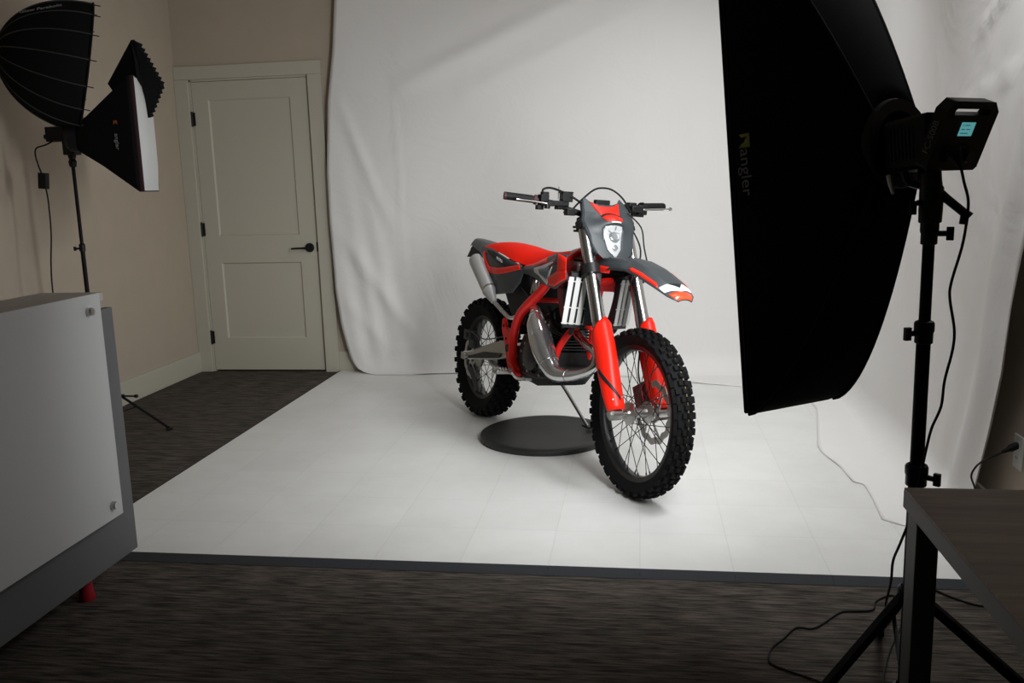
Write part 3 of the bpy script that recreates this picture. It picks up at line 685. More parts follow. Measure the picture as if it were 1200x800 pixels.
def tyre(R, rim_r, wid, npitch, kh, rear):
    b = MB(); rc = R-kh; hw_ = wid/2
    prof = [(rim_r, -hw_*.42), (rim_r+.012, -hw_*.60), (rim_r+(rc-rim_r)*.45, -hw_*.90), (rim_r+(rc-rim_r)*.72, -hw_*.93), (rc-.010, -hw_*.72), (rc, -hw_*.35), (rc+.001, 0),
            (rc, hw_*.35), (rc-.010, hw_*.72), (rim_r+(rc-rim_r)*.72, hw_*.93), (rim_r+(rc-rim_r)*.45, hw_*.90), (rim_r+.012, hw_*.60), (rim_r, hw_*.42)]
    b.lathe(prof, (0, 0, 0), Y_, 96, closed=True)
    for i in range(npitch):
        for k in range(2):
            q = 2*PI*(i+k*.5)/npitch; e = V(math.cos(q), 0, math.sin(q)); tg = V(-math.sin(q), 0, math.cos(q))
            def knob(y, w, l, hgt, tilt):
                n_ = (e*math.cos(tilt)+Y_*math.sin(tilt)); s_ = n_.cross(tg).normalized()
                rr = rc-(abs(y)/hw_)**3*.022; c = e*(rr+hgt*.35)+Y_*y
                R_ = Matrix((tg, s_, n_)).transposed()
                a, c2 = l/2, w/2; vs = []
                for z, g in ((-hgt*.65, 1.12), (hgt*.65, .86)):
                    for x_, y_ in ((-1, -1), (1, -1), (1, 1), (-1, 1)): vs.append(c+R_@V(x_*a*g, y_*c2*g, z))
                b.add(vs, [(3, 2, 1, 0), (4, 5, 6, 7), (0, 1, 5, 4), (1, 2, 6, 5), (2, 3, 7, 6), (3, 0, 4, 7)])
            pl = 2*PI*R/npitch
            if k == 0:
                for sg in (-1, 1): knob(sg*hw_*.24, hw_*.36, pl*.34, kh, sg*.12); knob(sg*hw_*.86, hw_*.30, pl*.42, kh, sg*.85)
            else:
                knob(0, hw_*.40, pl*.30, kh, 0)
                for sg in (-1, 1): knob(sg*hw_*.60, hw_*.34, pl*.38, kh, sg*.42)
    return b
def wheel(name, C, R, rim_in, wid, npitch, kh, fn, hub_w, fl_r, offs):
    C = V(C); mv = lambda v: fn(v+C)
    rr = rim_in+.016
    w_ = tyre(R, rr, wid, npitch, kh, 0).map(mv).build(name, M_TYRE, bk, smooth=40)
    rw = wid*.26
    b = MB(); b.lathe([(rim_in, -rw*.5), (rim_in, rw*.5), (rim_in+.006, rw*.9), (rr+.008, rw*1.05), (rr+.010, rw*.85), (rr, rw*.7), (rr, -rw*.7), (rr+.010, -rw*.85), (rr+.008, -rw*1.05), (rim_in+.006, -rw*.9)], (0, 0, 0), Y_, 96, closed=True)
    b.map(mv).build('rim', M_RIM, w_, smooth=40)
    b = MB(); b.lathe([(.008, -hub_w), (.019, -hub_w), (.020, -hub_w*.80), (fl_r, -hub_w*.76), (fl_r, -hub_w*.62), (.021, -hub_w*.5), (.019, 0), (.021, hub_w*.5), (fl_r, hub_w*.62), (fl_r, hub_w*.76), (.020, hub_w*.80), (.019, hub_w), (.008, hub_w)], (0, 0, 0), Y_, 32, closed=True)
    b.map(mv).build('hub', M_ALU, w_)
    for i in range(36):
        sg = 1 if i % 2 else -1; q = 2*PI*i/36; dq = (.95 if (i//2) % 2 else -.95)
        a = V(math.cos(q+dq)*fl_r*.93, sg*hub_w*.69, math.sin(q+dq)*fl_r*.93); e = V(math.cos(q)*(rim_in+.003), sg*rw*.18, math.sin(q)*(rim_in+.003))
        b = MB(); b.tube([a, e], .00175, 6); b.tube([e-(e-a).normalized()*.016, e], .0032, 6); b.map(mv).build('spoke', M_SPOKE, w_)
    return w_, mv
ident = lambda v: V(v)
fw, fmv = wheel('front_wheel', (WB, 0, RF_), RF_, .252, .092, 34, .012, st_, .062, .046, 0)
rw_, rmv = wheel('rear_wheel', (0, 0, RR_), RR_, .205, .138, 30, .016, ident, .070, .055, 0)
# yellow-green paint stripe on the front tread
b = MB(); b.lathe([(RF_-.0112, .0085), (RF_-.0105, .0085), (RF_-.0105, .0115), (RF_-.0112, .0115)], (0, 0, 0), Y_, 96, closed=True); b.map(fmv).build('tread_stripe', M_YEL, fw)
# brake discs (wave rotors)
def rotor(Ro, Ri, y, arms, mv, par, waves, nm='brake_disc'):
    b = MB(); n = 144; rows = []
    o = [Ro*(1+.030*math.cos(waves*2*PI*j/n)) for j in range(n)]; i_ = [Ri*(1+.045*math.cos(waves*2*PI*j/n)) for j in range(n)]
    R4 = []
    for rad, yy in ((o, -.0015), (o, .0015), (i_, .0015), (i_, -.0015), (o, -.0015)):
        R4.append([V(math.cos(2*PI*j/n)*rad[j], y+yy, math.sin(2*PI*j/n)*rad[j]) for j in range(n)])
    b.grid(R4, closed=True)
    for k in range(arms):
        q = 2*PI*k/arms; p0 = V(math.cos(q-.55)*.040, y, math.sin(q-.55)*.040); p1 = V(math.cos(q)*Ri*1.03, y, math.sin(q)*Ri*1.03)
        b.bar(p0, p1, .0032, .011, up=(p1-p0).cross(Y_))
    b.lathe([(.026, -.003), (.044, -.003), (.044, .003), (.026, .003)], (0, y, 0), Y_, 32, closed=True)
    return b.map(mv).build(nm, M_ALU, par)
rotor(.130, .102, .072, 6, fmv, fw, 12)
rotor(.120, .094, -.088, 6, rmv, rw_, 12)
# rear sprocket (left)
b = MB(); n = 98; b.grid([[V(math.cos(2*PI*j/n)*r_, y, math.sin(2*PI*j/n)*r_) for j in range(n) for r_ in [rr*(1.02 if (j % 2 and rr > .1) else 1)]] for rr, y in ((.112, .084), (.112, .089), (.085, .089), (.085, .084), (.112, .084))], closed=True)
for k in range(6):
    q = 2*PI*k/6; b.bar(V(math.cos(q-.3)*.03, .0865, math.sin(q-.3)*.03), V(math.cos(q)*.088, .0865, math.sin(q)*.088), .004, .016, up=V(math.cos(q+PI/2), 0, math.sin(q+PI/2)).cross(Y_))
b.map(rmv).build('sprocket', M_ALU, rw_)
b = MB(); loop = []
for k in range(21): q = PI/2+PI*k/20; loop.append(V(.114*math.cos(q), .0865, RR_+.114*math.sin(q)))
for k in range(13): q = -PI/2+PI*k/12; loop.append(V(.635+.030*math.cos(q), .0865, .385+.030*math.sin(q)))
loop.append(loop[0]); b.tube(loop, .0075, 4, cap=False); b.build('chain', M_SPOKE, bk, smooth=0)

# ---- front fork
for sg in (-1, 1):
    y = .105*sg
    b = MB()
    b.tube([FK(-.012, y), FK(-.004, y)], .0255, 20, mi=1); b.tube([FK(-.004, y), FK(.0, y)], .027, 20, mi=1)
    b.tube([FK(0, y), FK(.20, y), FK(.21, y), FK(.42, y), FK(.44, y), FK(.52, y), FK(.525, y)], [.0265, .0265, .0285, .0290, .0305, .0305, .027], 24)
    b.tube([FK(.52, y), FK(.78, y)], .0235, 20)
    fl = b.map(st_).build('fork_leg', [M_FORK, M_BLKM], bk)
    b = MB()  # axle lug
    b.tube([FK(.755, y), FK(.80, y), FK(.842, y)], [.027, .030, .026], 18); c = V(WB, y, RF_)
    b.cyl(c+V(0, -sg*.018, 0), c+V(0, sg*.026, 0), .026, n=24); b.cyl(c+V(0, sg*.026, 0), c+V(0, sg*.034, 0), .017, n=6)
    for k in (-1, 1): b.cyl(FK(.842+.012*k, y-.02, .026), FK(.842+.012*k, y+.02, .026), .005, n=8)
    b.map(st_).build('axle_lug', M_ALU, fl)
    # red guard: half shell wrapping the front and outer side
    b = MB(); rows = []
    for i in range(19):
        s = .455+.385*i/18; t = i/18
        wd = interp([0, .03, .09, .2, .6, .85, 1], [.12, .40, .78, 1.10, 1.05, .92, .72], t); rd_ = .043
        row = []
        for j in range(17):
            a_ = math.radians(-118+226*j/16)*wd*.86     # 0 = forward; positive turns outward
            q = a_+math.radians(6)
            fwd = math.cos(q)*rd_*(1.15+.25*math.exp(-((t-.35)/.3)**2)); out = math.sin(q)*rd_
            row.append(FK(s, y+sg*out, fwd+.006))
        rows.append(row)
    b.slab(rows, lambda p: V(0, 0, 0)); b = MB(); b.grid(rows)
    g = b.map(st_).build('fork_guard', M_RED, bk, smooth=60); so = g.modifiers.new('thick', 'SOLIDIFY'); so.thickness = .003
    if sg < 0:
        b = MB(); b.add([FK(.735, y-.034, .040), FK(.765, y-.020, .052), FK(.80, y-.004, .057), FK(.795, y+.010, .056), FK(.775, y+.0, .056), FK(.745, y-.022, .050)], [(0, 1, 2, 3, 4, 5)]); 
    b = MB()
    for dy, ds in ((-.022, .80), (.020, .79)): b.lathe([(0, .004), (.005, .003), (.006, 0)], FK(ds, y+dy, .048), FP, 10)
    b.map(st_).build('guard_screw', M_STEEL, g)
# side graphic on right guard
b = MB(); rows = []
for i in range(9):
    t = i/8; row = []
    for j in range(5):
        q = math.radians(88-98*t+(-6+3*j)*(1-t*.8)); s = .66+.13*t+j*.004
        row.append(FK(s, -.105-math.sin(q)*.0458, math.cos(q)*.0500+.0075))
    rows.append(row)
b.grid(rows); gr = b.map(st_).build('guard_graphic', M_DGREY, bk, smooth=60); so = gr.modifiers.new('t', 'SOLIDIFY'); so.thickness = .0006; so.offset = 0
b = MB(); b.tube([V(WB, -.14, RF_), V(WB, .14, RF_)], .0095, 16); b.map(st_).build('front_axle', M_STEEL, bk)
# triple clamps
for s, h_, wd, nm in ((.022, .032, .028, 'upper_triple_clamp'), (.228, .042, .036, 'lower_triple_clamp')):
    b = MB(); n = 12
    for sg in (-1, 1):
        b.tube([FK(s-h_/2, .105*sg), FK(s+h_/2, .105*sg)], wd+.006, 24)
        for k in (-1, 1): b.cyl(FK(s+k*h_*.28, .105*sg-.01*sg, -wd-.008), FK(s+k*h_*.28, .105*sg+.03*sg, -wd-.008), .005, n=8)
    b.prism([(-.105, -wd*.9), (.105, -wd*.9), (.105, wd*.8), (.04, wd*.4-.05), (-.04, wd*.4-.05), (-.105, wd*.8)], FK(s, 0, -.0), Y_, FP, FD, h_*.9)
    b.prism([(-.09, -wd*.7), (.09, -wd*.7), (.05, -.085), (-.05, -.085)], FK(s, 0, 0), Y_, FP, FD, h_*.8)
    if s > .1: b.tube([FK(s+.01, 0, -.055), FK(0, 0, -.055)], .026, 16)
    b.map(st_).build(nm, M_BLKM, bk)
# ---- front brake caliper (left) and hose
b = MB(); c = FK(.76, .082, -.055)
b.box(c, (.032, .028, .045), 0, Matrix((FP, Y_, FD)).transposed()); b.box(c+Y_*.02, (.024, .018, .058), 0, Matrix((FP, Y_, FD)).transposed())
for k in (-1, 1): b.cyl(c+FD*.022*k+Y_*.03, c+FD*.022*k+Y_*.045, .014, n=16)
b.bar(c+FP*.02, FK(.80, .1, -.01), .014, .03); b.map(st_).build('brake_caliper', M_DRED, bk, bevel=.003)
b = MB(); b.tube([FK(.03, .11, .03), FK(.15, .125, .050), FK(.30, .075, .04), FK(.44, .06, .05), FK(.55, .055, .035), FK(.66, .05, -.01), FK(.72, .07, -.045)], .0035, 8, k=6); b.map(st_).build('brake_hose', M_HOSE, bk)

# ---- handlebar and controls
def HB(y, f=0, z=0):
    a = abs(y); xs = [0, .06, .12, .20, .28, .42]
    return V(interp(xs, [1.035, 1.035, 1.028, .985, .955, .925], a)+f, y, interp(xs, [1.125, 1.125, 1.137, 1.168, 1.178, 1.187], a)+z)
b = MB(); ys = [-.400, -.34, -.28, -.20, -.16, -.12, -.06, 0, .06, .12, .16, .20, .28, .34, .400]
b.tube([HB(y) for y in ys], [.011]*5+[.0135]*5+[.011]*5, 14, k=3)
hb = b.map(st_).build('handlebar', M_BLKM, bk)
b = MB()
for sg in (-1, 1): b.tube([HB(sg*.045)+FD*.0-V(0, 0, .055), HB(sg*.045)+V(0, 0, .016)], [.018, .021], 14)
b.box(HB(0)+V(0, 0, .012), (.02, .062, .010)); b.map(st_).build('bar_clamp', M_BLKM, bk, bevel=.003)
for sg in (-1, 1):
    b = MB(); P = [HB(sg*y) for y in (.272, .30, .34, .38, .398)]
    b.tube(P, [.0165, .0160, .0158, .0162, .0165], 18)
    for k in range(14): p = HB(sg*(.285+.0085*k)); b.tube([p-V(0, .0018, 0), p+V(0, .0018, 0)], .0174, 14)
    g = b.map(st_).build('grip', M_HOSE, hb)
    b = MB(); b.tube([HB(sg*.262), HB(sg*.275)], .0215, 18); b.tube([HB(sg*.396), HB(sg*.404)], .0172 if sg < 0 else .0165, 18); b.map(st_).build('grip_flange', mat('maroon_grip_end', (.055, .006, .012), .6) if sg < 0 else M_HOSE, g)
# right side: throttle housing, brake master cylinder, lever, reservoir, start button box
b = MB(); c = HB(-.238); b.box(c+V(.003, 0, .004), (.020, .020, .024)); b.box(c+V(.006, .004, .028), (.014, .016, .012))
b.map(st_).build('throttle_housing', M_BLKP, hb, bevel=.004)
b = MB(); b.tube([HB(-.246)+V(.01, 0, .03), HB(-.243)+V(.012, 0, .050), HB(-.21)+V(.016, 0, .060), HB(-.15)+V(.026, 0, .056), HB(-.10)+V(.03, 0, .040), FK(-.03, -.06, .01)], .0048, 8, k=5); b.map(st_).build('throttle_cable', M_HOSE, hb)
b = MB(); c = HB(-.185)+V(.034, 0, .004)
b.box(c, (.014, .040, .011)); b.box(c+V(0, .030, .028), (.019, .024, .020)); b.box(c+V(0, .030, .049), (.020, .026, .003)); b.box(HB(-.175), (.018, .012, .018)); b.box(c+V(.002, -.045, -.005), (.012, .016, .010))
b.box(HB(-.135)+V(.01, 0, -.012), (.018, .020, .014)); b.cyl(c+V(0, -.058, -.026), c+V(0, -.058, -.006), .013, n=12); b.box(HB(-.255)+V(.012, 0, -.030), (.012, .016, .010))
b.map(st_).build('brake_master_cylinder', M_BLKM, hb, bevel=.003)
b = MB(); b.tube([HB(-.205)+V(.042, 0, -.006), HB(-.24)+V(.060, 0, -.012), HB(-.30)+V(.062, 0, -.012), HB(-.355)+V(.056, 0, -.012), HB(-.372)+V(.054, 0, -.012)], [.0065, .006, .0052, .0055, .0085], 10, k=4, flat=.75); b.map(st_).build('brake_lever', M_ALU, hb)
b = MB(); b.box(HB(-.155)+V(.018, 0, .045), (.014, .004, .018)); b.tube([HB(-.185)+V(.02, 0, .075), HB(-.185)+V(.02, 0, .022)], .003, 6); b.map(st_).build('reservoir_bracket', M_ALU, hb)
# left side
b = MB(); c = HB(.19); b.box(c+V(.002, 0, .003), (.022, .020, .025)); b.box(c+V(.036, .01, .0), (.016, .030, .014)); b.box(c+V(.010, .05, -.002), (.020, .022, .022)); b.box(c+V(.006, -.045, .004), (.016, .024, .014))
b.cyl(c+V(.022, .052, .0), c+V(.036, .052, 0), .006, n=10); b.cyl(c+V(.03, -.052, -.016), c+V(.045, -.052, -.016), .011, n=14)
b.box(c+V(.012, .03, -.028), (.013, .03, .006)); b.map(st_).build('clutch_perch', M_BLKM, hb, bevel=.004)
b = MB(); b.tube([HB(.215)+V(.042, 0, -.006), HB(.245)+V(.062, 0, -.010), HB(.30)+V(.062, 0, -.010), HB(.375)+V(.056, 0, -.010), HB(.405)+V(.052, 0, -.010)], [.0065, .006, .0050, .0045, .0045], 10, k=4, flat=.75)
b.lathe([(.004, -.003), (.0085, -.003), (.0085, .003), (.004, .003)], HB(.410)+V(.052, 0, -.010), FP, 16, closed=True); b.map(st_).build('clutch_lever', M_ALU, hb)
b = MB(); b.tube([V(1.052, .155, 1.150), V(1.054, .11, 1.204), V(1.046, .06, 1.238), V(1.043, .01, 1.244), V(1.033, -.03, 1.231), V(1.033, -.09, 1.180), V(1.02, -.13, 1.133), V(1.0, -.15, 1.13)], .0042, 8, k=6); b.map(st_).build('clutch_hose', M_HOSE, hb)
b = MB(); b.tube([HB(-.19)+V(.03, 0, .05), HB(-.14)+V(.03, 0, .050), FK(-.065, -.085, .02), FK(-.04, -.03, .0), FK(.02, .06, .01)], .0035, 8, k=5); b.map(st_).build('front_brake_line', M_HOSE, hb)
b = MB(); b.tube([FK(-.02, .085, .06), FK(.05, .135, .07), FK(.15, .125, .08), FK(.26, .115, .10)], .0032, 8, k=5); b.map(st_).build('speedo_cable', M_HOSE, bk)
# small display behind the plate
b = MB(); b.box(HB(0)+V(.03, 0, .045), (.014, .035, .022)); b.map(st_).build('display', M_BLKP, hb, bevel=.004)

# ---- headlight mask
MO = V(1.173, 0, 1.054)
def MK(y, u, f=0):     # on the mask surface: curves backwards at the sides, raised brow above the lamp
    y = y*.947; k = -.9*y*y
    br = .048*math.exp(-((u-.035)/.035)**2)*math.exp(-(y/.075)**2)
    tp = -.36*max(0, u-.09)
    lw = -.06*max(0, -u-.02)
    return MO+FP*(k+br+tp+lw+f)+Y_*y-FD*u*1.044
ol = [(-.090, .172), (-.072, .148), (-.035, .134), (.035, .134), (.072, .148), (.090, .172), (.103, .160), (.121, .090), (.132, .056), (.125, .030), (.108, -.010), (.100, -.045), (.072, -.088), (.048, -.112), (-.048, -.112), (-.072, -.088), (-.100, -.045), (-.108, -.010), (-.125, .030), (-.132, .056), (-.121, .090), (-.103, .160)]
def halfw(u):  # outer half width at height u
    return interp([-.112, -.088, -.045, -.010, .030, .056, .090, .160, .172], [.062, .086, .106, .110, .125, .132, .121, .103, .090], u)
def topu(y):   # upper outline
    return interp([0, .035, .072, .090, .103], [.132, .134, .148, .172, .160], abs(y))
def lens_half(u): return interp([-.105, -.072, .002, .019, .020], [.006, .036, .053, .045, 0], u)
b = MB(); NUU, NY = 46, 36; hole = lambda y, u: -.105 < u < .019 and abs(y) < lens_half(u)
vs = []; idx = {}
for i in range(NUU+1):
    u0 = -.112+(.172+.112)*i/NUU
    for j in range(NY+1):
        yy = (2*j/NY-1); hw0 = halfw(min(u0, .165)); y = yy*hw0; u = u0
        if u0 > .125: u = min(u0, topu(y)) if abs(y) < .09 else u0
        idx[(i, j)] = len(vs); vs.append(MK(y, u)); 
fs = []
for i in range(NUU):
    for j in range(NY):
        u0 = -.112+.284*(i+.5)/NUU; y = (2*(j+.5)/NY-1)*halfw(min(u0, .165))
        if hole(y, u0) or (u0 > topu(y)+.004 and abs(y) < .09): continue
        fs.append((idx[(i, j)], idx[(i, j+1)], idx[(i+1, j+1)], idx[(i+1, j)]))
b.add(vs, fs); mk = b.map(st_).build('headlight_mask', M_GREY, bk, smooth=40)
so = mk.modifiers.new('t', 'SOLIDIFY'); so.thickness = .004
# side wings of the mask running back to the fork
for sg in (-1, 1):
    b = MB(); rows = []
    for u in (.155, .09, .056, .02, -.02, -.06, -.09):
        y = halfw(u)*sg; p = MK(y, u); rows.append([p, p-FP*.010+Y_*sg*.003, p-FP*.022+Y_*sg*.001])
    b.grid(rows); g = b.map(st_).build('mask_side', M_GREY, mk, smooth=60); so = g.modifiers.new('t', 'SOLIDIFY'); so.thickness = .003; so.offset = 0
def patch(par, name, poly_rows, m, lift=.0012, fn=None):
    b = MB(); b.grid([[fn(y, u, lift) for y, u in r] for r in poly_rows]); g = b.map(st_).build(name, m, par, smooth=60); so = g.modifiers.new('t', 'SOLIDIFY'); so.thickness = .0006; so.offset = 0; return g
def rows_between(lo, hi, n, k):   # lo(t), hi(t) -> (y,u)
    out = []
    for i in range(k+1):
        q = i/k; out.append([(lo(j/n)[0]*(1-q)+hi(j/n)[0]*q, lo(j/n)[1]*(1-q)+hi(j/n)[1]*q) for j in range(n+1)])
    return out
pl = lambda P: (lambda t: (interp([k/(len(P)-1) for k in range(len(P))], [p[0] for p in P], t), interp([k/(len(P)-1) for k in range(len(P))], [p[1] for p in P], t)))
patch(mk, 'red_panel', rows_between(pl([(-.049, .074), (-.02, .082), (0, .084), (.02, .082), (.049, .074)]), pl([(-.076, .146), (-.035, .124), (0, .121), (.035, .124), (.076, .146)]), 16, 8), M_RED, fn=MK)
patch(mk, 'red_panel', rows_between(pl([(-.042, .036), (-.02, .031), (0, .030), (.02, .031), (.042, .036)]), pl([(-.052, .058), (-.025, .072), (0, .076), (.025, .072), (.052, .058)]), 16, 6), M_RED, .0014, fn=MK)
patch(mk, 'vent_slit', rows_between(pl([(-.052, .060), (-.025, .074), (0, .078), (.025, .074), (.052, .060)]), pl([(-.050, .068), (-.025, .081), (0, .085), (.025, .081), (.050, .068)]), 16, 2), M_BLKP, .0018, fn=MK)
patch(mk, 'white_mark', rows_between(pl([(-.022, .025), (.030, .025)]), pl([(-.022, .030), (.030, .030)]), 8, 2), M_WGR, .002, fn=MK)
# lamp: bowl with reflectors under a clear front
b = MB(); rows = []
for i in range(17):
    u = -.104+.123*i/16; h_ = lens_half(u)
    rows.append([MK(h_*(2*j/12-1), u, -.004+.010*(1-(2*j/12-1)**2)*math.sin(PI*i/16)) for j in range(13)])
b.grid(rows); hl = b.map(st_).build('headlight', M_LENS, bk, smooth=60); so = hl.modifiers.new('t', 'SOLIDIFY'); so.thickness = .002
b = MB(); b.lathe([(.021, .009), (.024, .011), (.020, .013), (.010, .0115), (0, .0125)], MK(.002, -.022), FP, 28); b.map(st_).build('reflector', M_LENSD, hl)
b = MB(); b.lathe([(.010, .009), (.012, .011), (.009, .012), (0, .011)], MK(0, -.068), FP, 20); b.map(st_).build('position_lamp', M_LENSD, hl)
for k in range(3):
    q = math.radians(40+k*50); b = MB(); b.bar(MK(.002+.027*math.cos(q), -.022+.027*math.sin(q)*.8, .010), MK(.002+.042*math.cos(q), -.022+.034*math.sin(q), .009), .0022, .002, up=FP); b.map(st_).build('lens_rib', M_LENSD, hl)
b = MB()
for sg in (-1, 1):
    for u in (.035, -.075): p = MK(sg*(halfw(u)+.002), u)-FP*.02; b.box(p, (.016, .008, .011), 0, Matrix((FP, Y_, FD)).transposed()); 
b.map(st_).build('mask_strap', M_HOSE, mk, bevel=.003)

# ---- front fender
def fend(t, q):    # t 0 rear .. 1 tip, q -1..1 across
    x = 1.02+.728*t
    xk = [1.02, 1.12, 1.22, 1.34, 1.445, 1.54, 1.648, 1.715, 1.748]
    z = interp(xk, [.915, .938, .952, .958, .951, .930, .892, .854, .828], x)
    hw0 = interp(xk, [.055, .064, .072, .080, .088, .090, .080, .060, .030], x)
    cr = interp(xk, [.045, .050, .055, .050, .040, .034, .028, .018, .008], x)
    rid = .010*math.exp(-((abs(q)-.45)/.14)**2)*(1-t)*1.2
    return V(x, q*hw0, z-cr*abs(q)**2.4+rid)
b = MB(); rows = [[fend(i/40, j/12-1) for j in range(25)] for i in range(41)]
b.grid(rows); ff_ = b.map(st_).build('front_fender', M_GREY, bk, smooth=60); so = ff_.modifiers.new('t', 'SOLIDIFY'); so.thickness = .0035; so.offset = -1
fl_ = lambda t, q, l: fend(t, q)+V(.25, 0, .97)*l
for sg in (-1, 1):
    patch(ff_, 'red_stripe', [[(t0+(t1-t0)*j/14, sg*q) for j in range(15)] for q, t0, t1 in ((.78, .62, .855), (.86, .60, .875), (.93, .615, .885))], M_RED, .0012, fn=fl_)
    b = MB(); rows = []
    for z_ in (0, 1, 2, 3):
        rows.append([V(1.15+.15*j/8, sg*(.068+.004*math.sin(j/8*PI)+.002*z_), .918-.004*j/8-.011*z_*(1-.25*(j/8))) for j in range(9)])
    b.grid(rows); g = b.map(st_).build('red_side_panel', M_RED, ff_, smooth=60); so = g.modifiers.new('t', 'SOLIDIFY'); so.thickness = .002; so.offset = 0
patch(ff_, 'white_emblem', [[(.885+.010*(1-abs(q))+k*(.058-.012*abs(q)), q) for q in [j/12-1 for j in range(25)]] for k in (0, .5, 1)], M_WGR, .0014, fn=lambda t, q, l: fend(min(t, .99), q*.93)+V(.35, 0, .94)*l)
patch(ff_, 'emblem_mark', [[(.893+.032*k, (q*(1-k*.9))*.40-.02+.12*k) for q in (-1, -.5, 0, .5, 1)] for k in (0, .5, 1)], M_DGREY, .0024, fn=lambda t, q, l: fend(t, q)+V(.35, 0, .94)*l)
patch(ff_, 'red_tip', [[(t, q*.9) for q in [j/8-1 for j in range(17)]] for t in (.952, .975, .998)], mat('orange_red_reflector', (.75, .07, .02), .25, coat=.5), .0014, fn=lambda t, q, l: fend(t, q)+V(.45, 0, .9)*l)

# ---- frame
def mirror(v): return V(v.x, -v.y, v.z)
side_tube = [V(1.05, -.035, .985), V(.93, -.085, .90), V(.850, -.112, .815), V(.800, -.122, .765), V(.700, -.126, .698), V(.610, -.126, .632), V(.562, -.124, .552), V(.550, -.122, .465), V(.555, -.118, .395), V(.60, -.10, .352)]
b = MB(); b.tube(side_tube, [.019, .020, .022, .023, .024, .023, .022, .022, .021, .018], 14, k=5); b.tube([mirror(v) for v in side_tube], [.019, .020, .022, .023, .024, .023, .022, .022, .021, .018], 14, k=5)
b.tube([V(1.07, 0, 1.02), V(1.16, 0, .84)], .032, 20)
b.tube([V(1.12, 0, .90), V(1.075, 0, .72), V(1.05, 0, .63)], [.026, .024, .022], 14, k=3)
for sg in (-1, 1):
    b.tube([V(1.05, sg*.012, .67), V(.985, sg*.06, .60), V(.930, sg*.085, .50), V(.895, sg*.080, .385), V(.80, sg*.075, .362), V(.60, sg*.085, .362)], [.017, .016, .0155, .0155, .015, .015], 12, k=5)
b.tube([V(.60, -.12, .345), V(.60, .12, .345)], .016, 12); b.tube([V(.70, -.12, .715), V(.70, .12, .715)], .012, 12)
frm = b.build('frame', M_REDF, bk)
b = MB()
for sg in (-1, 1):
    b.tube([V(.664, sg*.10, .72), V(.45, sg*.085, .80), V(.20, sg*.075, .875)], .010, 10, k=3); b.tube([V(.60, sg*.10, .62), V(.42, sg*.085, .70), V(.30, sg*.08, .83)], .009, 10, k=3)
b.tube([V(.21, -.075, .874), V(.21, .075, .874)], .009, 10); b.tube([V(.45, -.085, .80), V(.45, .085, .80)], .009, 10); b.build('subframe', M_DGREY, bk)
# forged plate at the swingarm pivot
for sg in (-1, 1):
    b = MB(); b.prism([(.425, .585), (.445, .60), (.478, .555), (.525, .54), (.562, .60), (.57, .50), (.56, .40), (.62, .350), (.60, .335), (.54, .345), (.505, .40), (.475, .47), (.428, .54)], V(0, sg*.124, 0), V(1, 0, 0), V(0, 0, 1), Y_, .018)
    g = b.build('pivot_plate', M_REDF, frm, bevel=.004)
    b = MB()
    for (x, z, r_) in ((.515, .455, .020), (.455, .560, .007), (.49, .50, .006), (.545, .40, .007), (.54, .52, .006)): b.lathe([(r_*.3, .003), (r_, .003), (r_, -.001)], V(x, sg*.134, z), Y_*sg, 16)
    b.build('pivot_bolt', M_BLKM, g)
# ---- swingarm
for sg in (-1, 1):
    b = MB(); y = sg*.108
    secs = [(-.075, .350, .312, .010), (-.03, .356, .310, .012), (.05, .372, .322, .013), (.18, .415, .345, .015), (.30, .452, .362, .017), (.42, .482, .388, .018), (.50, .492, .408, .018)]
    rows = []
    for x, zt, zb, hw_ in secs:
        c_ = .006; yy = y-sg*.012*max(0, (x-.1))/.4
        rows.append([V(x, yy-hw_, zb+c_), V(x, yy-hw_+c_, zb), V(x, yy+hw_-c_, zb), V(x, yy+hw_, zb+c_), V(x, yy+hw_, zt-c_), V(x, yy+hw_-c_, zt), V(x, yy-hw_+c_, zt), V(x, yy-hw_, zt-c_)])
    b.grid(rows, closed=True); b.add(rows[0], [range(8)]); b.add(rows[-1], [range(8)])
    sa = b.build('swingarm', M_ALU, bk)
    # darker lower flank recess
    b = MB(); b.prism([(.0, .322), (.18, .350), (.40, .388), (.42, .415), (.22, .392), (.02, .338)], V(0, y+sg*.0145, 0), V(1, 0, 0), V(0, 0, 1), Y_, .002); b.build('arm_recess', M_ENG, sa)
    b = MB(); b.box(V(-.045, y+sg*.018, .328), (.028, .004, .018)); b.cyl(V(0, y+sg*.012, .328), V(0, y+sg*.034, .328), .015, n=6); b.cyl(V(-.06, y+sg*.01, .330), V(-.085, y+sg*.01, .330), .005, n=8)
    b.build('chain_adjuster', M_STEEL, sa, bevel=.002)
b = MB(); b.prism([(.33, -.095), (.52, -.095), (.52, .095), (.33, .095), (.36, .07), (.42, .06), (.42, -.06), (.36, -.07)], V(0, 0, .44), V(1, 0, 0), Y_, V(0, 0, 1), .06); b.build('swingarm_bridge', M_ALU, bk, bevel=.004)
b = MB(); b.tube([V(0, -.135, RR_), V(0, .135, RR_)], .011, 14); b.build('rear_axle', M_STEEL, bk)
b = MB(); b.box(V(-.035, -.098, .445), (.045, .020, .026)); b.box(V(.02, -.100, .405), (.03, .016, .022)); b.cyl(V(-.04, -.12, .445), V(-.04, -.126, .445), .014, n=14); b.tube([V(.02, -.115, .47), V(.2, -.118, .455), V(.42, -.112, .50)], .0035, 8, k=4)
b.build('rear_brake_caliper', M_SPOKE, bk, bevel=.004)
b = MB(); b.prism([(-.01, .29), (.06, .27), (.115, .225), (.13, .175), (.10, .15), (.075, .19), (.03, .235), (-.02, .26)], V(0, -.108, 0), V(1, 0, 0), V(0, 0, 1), Y_, .004)
b.build('disc_guard', M_DGREY, bk, bevel=.001)
